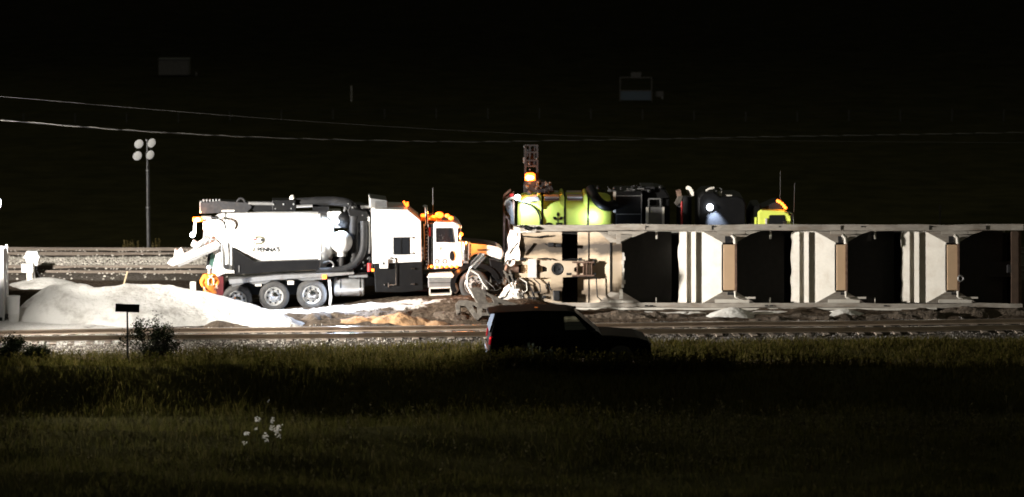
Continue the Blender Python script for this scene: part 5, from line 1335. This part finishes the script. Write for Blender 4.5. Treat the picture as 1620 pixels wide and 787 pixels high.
# ------------------------------------------------------------------ vegetation
def grass(name, n, xf, yf, hmin, hmax, wid, mat, label, cat='grass', dens=None, lean=.5):
    xs, ys = xf(n), yf(n)
    if dens is not None:
        k_ = rng.random(n) < dens(xs, ys); xs, ys = xs[k_], ys[k_]; n = len(xs)
    zs = G(xs, ys) - .02
    k_ = ys < yt(xs) - 2.3 + .6 * (rng.random(n) - .5); xs, ys, zs = xs[k_], ys[k_], zs[k_]; n = len(xs)
    clump = fbm(xs * .5, ys * .7, 61, 3)
    h = (hmin + (hmax - hmin) * rng.random(n) ** 1.6) * (.35 + 1.3 * clump) * (1 - .42 * smooth(105.5, 107.5, ys))
    az = rng.random(n) * 6.283; ln = (.15 + lean * rng.random(n)) * h
    w = wid * (.6 + .8 * rng.random(n))
    fa = rng.random(n) * 6.283
    ex, ey = np.cos(fa) * w / 2, np.sin(fa) * w / 2
    dx, dy = np.cos(az) * ln, np.sin(az) * ln
    v = np.zeros((n, 5, 3))
    v[:, 0] = np.stack([xs - ex, ys - ey, zs], -1); v[:, 1] = np.stack([xs + ex, ys + ey, zs], -1)
    v[:, 2] = np.stack([xs + dx * .35 - ex * .8, ys + dy * .35 - ey * .8, zs + h * .6], -1); v[:, 3] = np.stack([xs + dx * .35 + ex * .8, ys + dy * .35 + ey * .8, zs + h * .6], -1)
    v[:, 4] = np.stack([xs + dx, ys + dy, zs + h], -1)
    b = (np.arange(n) * 5)[:, None]
    q = np.concatenate([b + 0, b + 1, b + 3, b + 2, b + 2, b + 3, b + 4], 1).ravel()
    o = np_mesh(name, v.reshape(-1, 3), q, np.tile([4, 3], n), mat)
    return tag(o, label, cat, kind='stuff')
def not_suv(x, y): return np.where((np.abs(x - SU_X) < 3.0) & (np.abs(y - 107.6) < 1.6), 0.0, 1.0)
grass('field_grass', 120000, U(-21, 21), lambda n: 83 + 20 * rng.random(n), .12, .34, .016, FIELDG, 'wild grass over the dark foreground field', dens=lambda x, y: .35 + .65 * smooth(.3, .6, fbm(x * .35, y * .4, 71, 3)))
grass('verge_grass', 120000, U(-21, 21), lambda n: 102.5 + 10.0 * rng.random(n) ** .95, .13, .40, .018, GRASS, 'tall wild grass on the verge in front of the near track', dens=lambda x, y: not_suv(x, y) * np.where((y > 106) & (y < 109.6) & (x > -1.2), .3, 1.0))
grass('verge_grass', 40000, lambda n: -21 + 42 * rng.random(n) ** 1.15, lambda n: 106 + 6.6 * rng.random(n), .10, .30, .016, DRYGRASS, 'dry straw coloured grass along the near track', dens=lambda x, y: not_suv(x, y) * np.where((y > 106.4) & (y < 109.6) & (x > -1.2), .25, 1.0))
# stalky weeds
def weeds(name, spots, mat, label):
    m = MB()
    for (x, y, h) in spots:
        z = g1(x, y); a = random.uniform(0, 6.28); l = random.uniform(.05, .25) * h
        top_ = Vector((x + l * math.cos(a), y + l * math.sin(a), z + h)); base = Vector((x, y, z - .02)); mid = base.lerp(top_, .55) + Vector((0, 0, .03))
        m.tube([base, mid, top_], [.008, .007, .004], 4)
        for k_ in range(random.randint(10, 18)):
            t = random.uniform(.3, 1.0); c = base.lerp(top_, t); aa = random.uniform(0, 6.28); L_ = random.uniform(.06, .15) * (1.2 - t * .5)
            d_ = Vector((math.cos(aa), math.sin(aa), random.uniform(.3, 1.2))).normalized() * L_; e = Vector((-math.sin(aa), math.cos(aa), 0)) * L_ * .3
            m.add([c, c + d_ * .5 + e, c + d_, c + d_ * .5 - e], [(0, 1, 2, 3)])
    me = bpy.data.meshes.new(name); me.from_pydata(m.v, [], m.f); me.materials.append(mat)
    o = bpy.data.objects.new(name, me); COL.objects.link(o)
    return tag(o, label, 'weeds', kind='stuff')
sp1 = [(random.uniform(-20, 20), random.uniform(85, 101), random.uniform(.25, .7)) for _ in range(700)] + [(random.uniform(2, 20), random.uniform(92, 101), random.uniform(.4, .9)) for _ in range(450)]
weeds('field_weeds', sp1, blade_mat('field_weed_leaves', (.04, .04, .015), (.07, .065, .03), (.13, .11, .06)), 'stalky pale weeds scattered over the dark field')
sp2 = [(random.uniform(-19, 20), random.uniform(105.2, 106.6), random.uniform(.2, .55)) for _ in range(900)] + [(random.uniform(-1.5, 7), random.uniform(105.1, 106.3), random.uniform(.35, .72)) for _ in range(620)]
weeds('verge_weeds', sp2, GRASS, 'leafy weeds along the crest of the verge')
MULL = blade_mat('grey_green_weed_leaves', (.10, .12, .09), (.17, .19, .15), (.24, .26, .21))
for px, ht in ((845, .8), (873, .62)):
    c = at(px, 560, 105.9); sp3 = [(c.x + random.gauss(0, .14), 105.9 + random.gauss(0, .1), ht * random.uniform(.6, 1.1)) for _ in range(16)]
    m_ = weeds('tall_weed', sp3, MULL, 'grey green weed clump standing before the ' + ('rear door' if px < 860 else 'middle door') + ' of the black car'); m_['category'] = 'weed'; del m_['kind']
def shrub(px, d, pw, ph, n, label, seed, base_py=None):
    x, _ = S(px, 500, d); z = g1(x, d); r_ = random.Random(seed)
    root = empty('shrub', (x, d, z), label, 'shrub')
    W_, H_ = pw * d / F, ph * d / F
    st, lf = MB(), MB(); tips = []
    for i in range(26):
        a = r_.uniform(0, 6.28); rr = r_.uniform(.2, 1) ** .7
        hh = H_ * (1 - .55 * rr ** 2) * r_.uniform(.65, 1.05)
        tip = Vector((math.cos(a) * rr * W_ / 2, math.sin(a) * rr * W_ / 2, hh)); mid = tip * .5 + Vector((0, 0, hh * .12))
        st.tube([(r_.uniform(-.08, .08), r_.uniform(-.08, .08), -.05), mid, tip], [.018, .012, .005], 5); tips.append((mid, tip))
    for i in range(n):
        mid, tip = r_.choice(tips); t = r_.random() ** .7; c = mid.lerp(tip, t) + Vector((r_.gauss(0, .085), r_.gauss(0, .085), r_.gauss(0, .085)))
        if t < .3 and r_.random() < .4: c = mid * r_.uniform(.3, 1) + Vector((r_.gauss(0, .1), r_.gauss(0, .1), r_.gauss(0, .07)))
        a = r_.uniform(0, 6.28); L_ = r_.uniform(.04, .095); u_ = Vector((math.cos(a), math.sin(a), r_.uniform(-.5, .8))).normalized() * L_; e = u_.cross(Vector((r_.uniform(-1, 1), r_.uniform(-1, 1), 1))).normalized() * L_ * .28
        lf.add([c, c + u_ * .5 + e, c + u_, c + u_ * .5 - e], [(0, 1, 2, 3)])
    for b_, nm, mt in ((st, 'stems', M('shrub_bark', (.06, .045, .03), .9)), (lf, 'foliage', LEAF)):
        me = bpy.data.meshes.new(nm); me.from_pydata(b_.v, [], b_.f); me.materials.append(mt); o = bpy.data.objects.new(nm, me); COL.objects.link(o); o.parent = root
shrub(234, 108.4, 112, 78, 4200, 'loose leafy shrub in front of the white pile, right of the small sign', 5)
shrub(255, 108.8, 60, 56, 1500, 'lower spreading shrub tucked behind the leafy shrub', 6)
shrub(4, 108.0, 130, 50, 7500, 'dark dense bush at the lower left edge below the shed', 8)
shrub(56, 108.2, 52, 30, 2200, 'small dark bush right of the dense bush at the left edge', 9)
# tuft at the foot of the unlit tower
for px, n_ in ((207, 12), (243, 6)):
    c = at(px, 402, 136.4); sp4 = [(c.x + random.gauss(0, .2), 136.3 + random.gauss(0, .15), random.uniform(.25, .6)) for _ in range(n_)]
    o = weeds('weed_tuft', sp4, DRYGRASS, 'dry weed tuft at the track edge ' + ('left' if px < 230 else 'right') + ' of the unlit light tower'); o['category'] = 'weeds'; del o['kind']
# white flowers
PETAL = blade_mat('white_petals', (.66, .64, .6), (.8, .78, .74), (.85, .83, .8))
STEM = M('flower_stem', (.07, .09, .03), .8)
fl = [(424, 635, .05, 0), (408, 664, .09, 1), (430, 665, .08, 1), (405, 678, .06, 1), (430, 677, .07, 1), (389, 687, .10, 1), (387, 701, .09, 1), (419, 690, .10, 1), (422, 697, .07, 1), (438, 683, .13, 1), (441, 677, .08, 1), (442, 690, .06, 1)]
for i, (px, py, r_, k_) in enumerate(fl):
    d = 93.6 + (i * 37 % 7) * .12; p = at(px, py, d); z = g1(p.x, d)
    lab = ['tallest slim white bud, alone above the flower patch', 'white flower head, upper left of the patch', 'small white flower head, upper middle of the patch', 'small white flower under the upper left head',
           'little white flower left of the big cluster', 'round white flower, outermost on the left', 'lowest white flower at the left of the patch', 'white flower of the lower middle pair, upper one', 'white flower of the lower middle pair, lower one',
           'largest white flower cluster at the right of the patch', 'bright white flower on top of the big cluster', 'small white flower at the lower right of the big cluster'][i]
    root = empty('white_flower', (p.x, d, z), lab, 'flower', 'white flowers in the dark grass')
    hgt = p.z - z
    MB().tube([(.05 * math.sin(i), .03, -.03), (.02 * math.cos(i), .0, hgt * .6), (0, 0, hgt)], .006, 5).build('stem', STEM, root)
    m = MB()
    rr = random.Random(i)
    for j in range(15 if k_ else 4):
        a = rr.uniform(0, 6.28); c = Vector((rr.gauss(0, .4) * r_, rr.gauss(0, .3) * r_, hgt + rr.gauss(0, .45) * r_ * (1 if k_ else 1.6)))
        s = r_ * rr.uniform(.42, .66); e = Vector((math.cos(a), -.3, math.sin(a))) * s; g_2 = Vector((-math.sin(a), -.4, math.cos(a))) * s * .7
        m.add([c - e * .2, c + e * .5 + g_2 * .5, c + e, c + e * .5 - g_2 * .5], [(0, 1, 2, 3)])
    m.build('petals', PETAL, root)
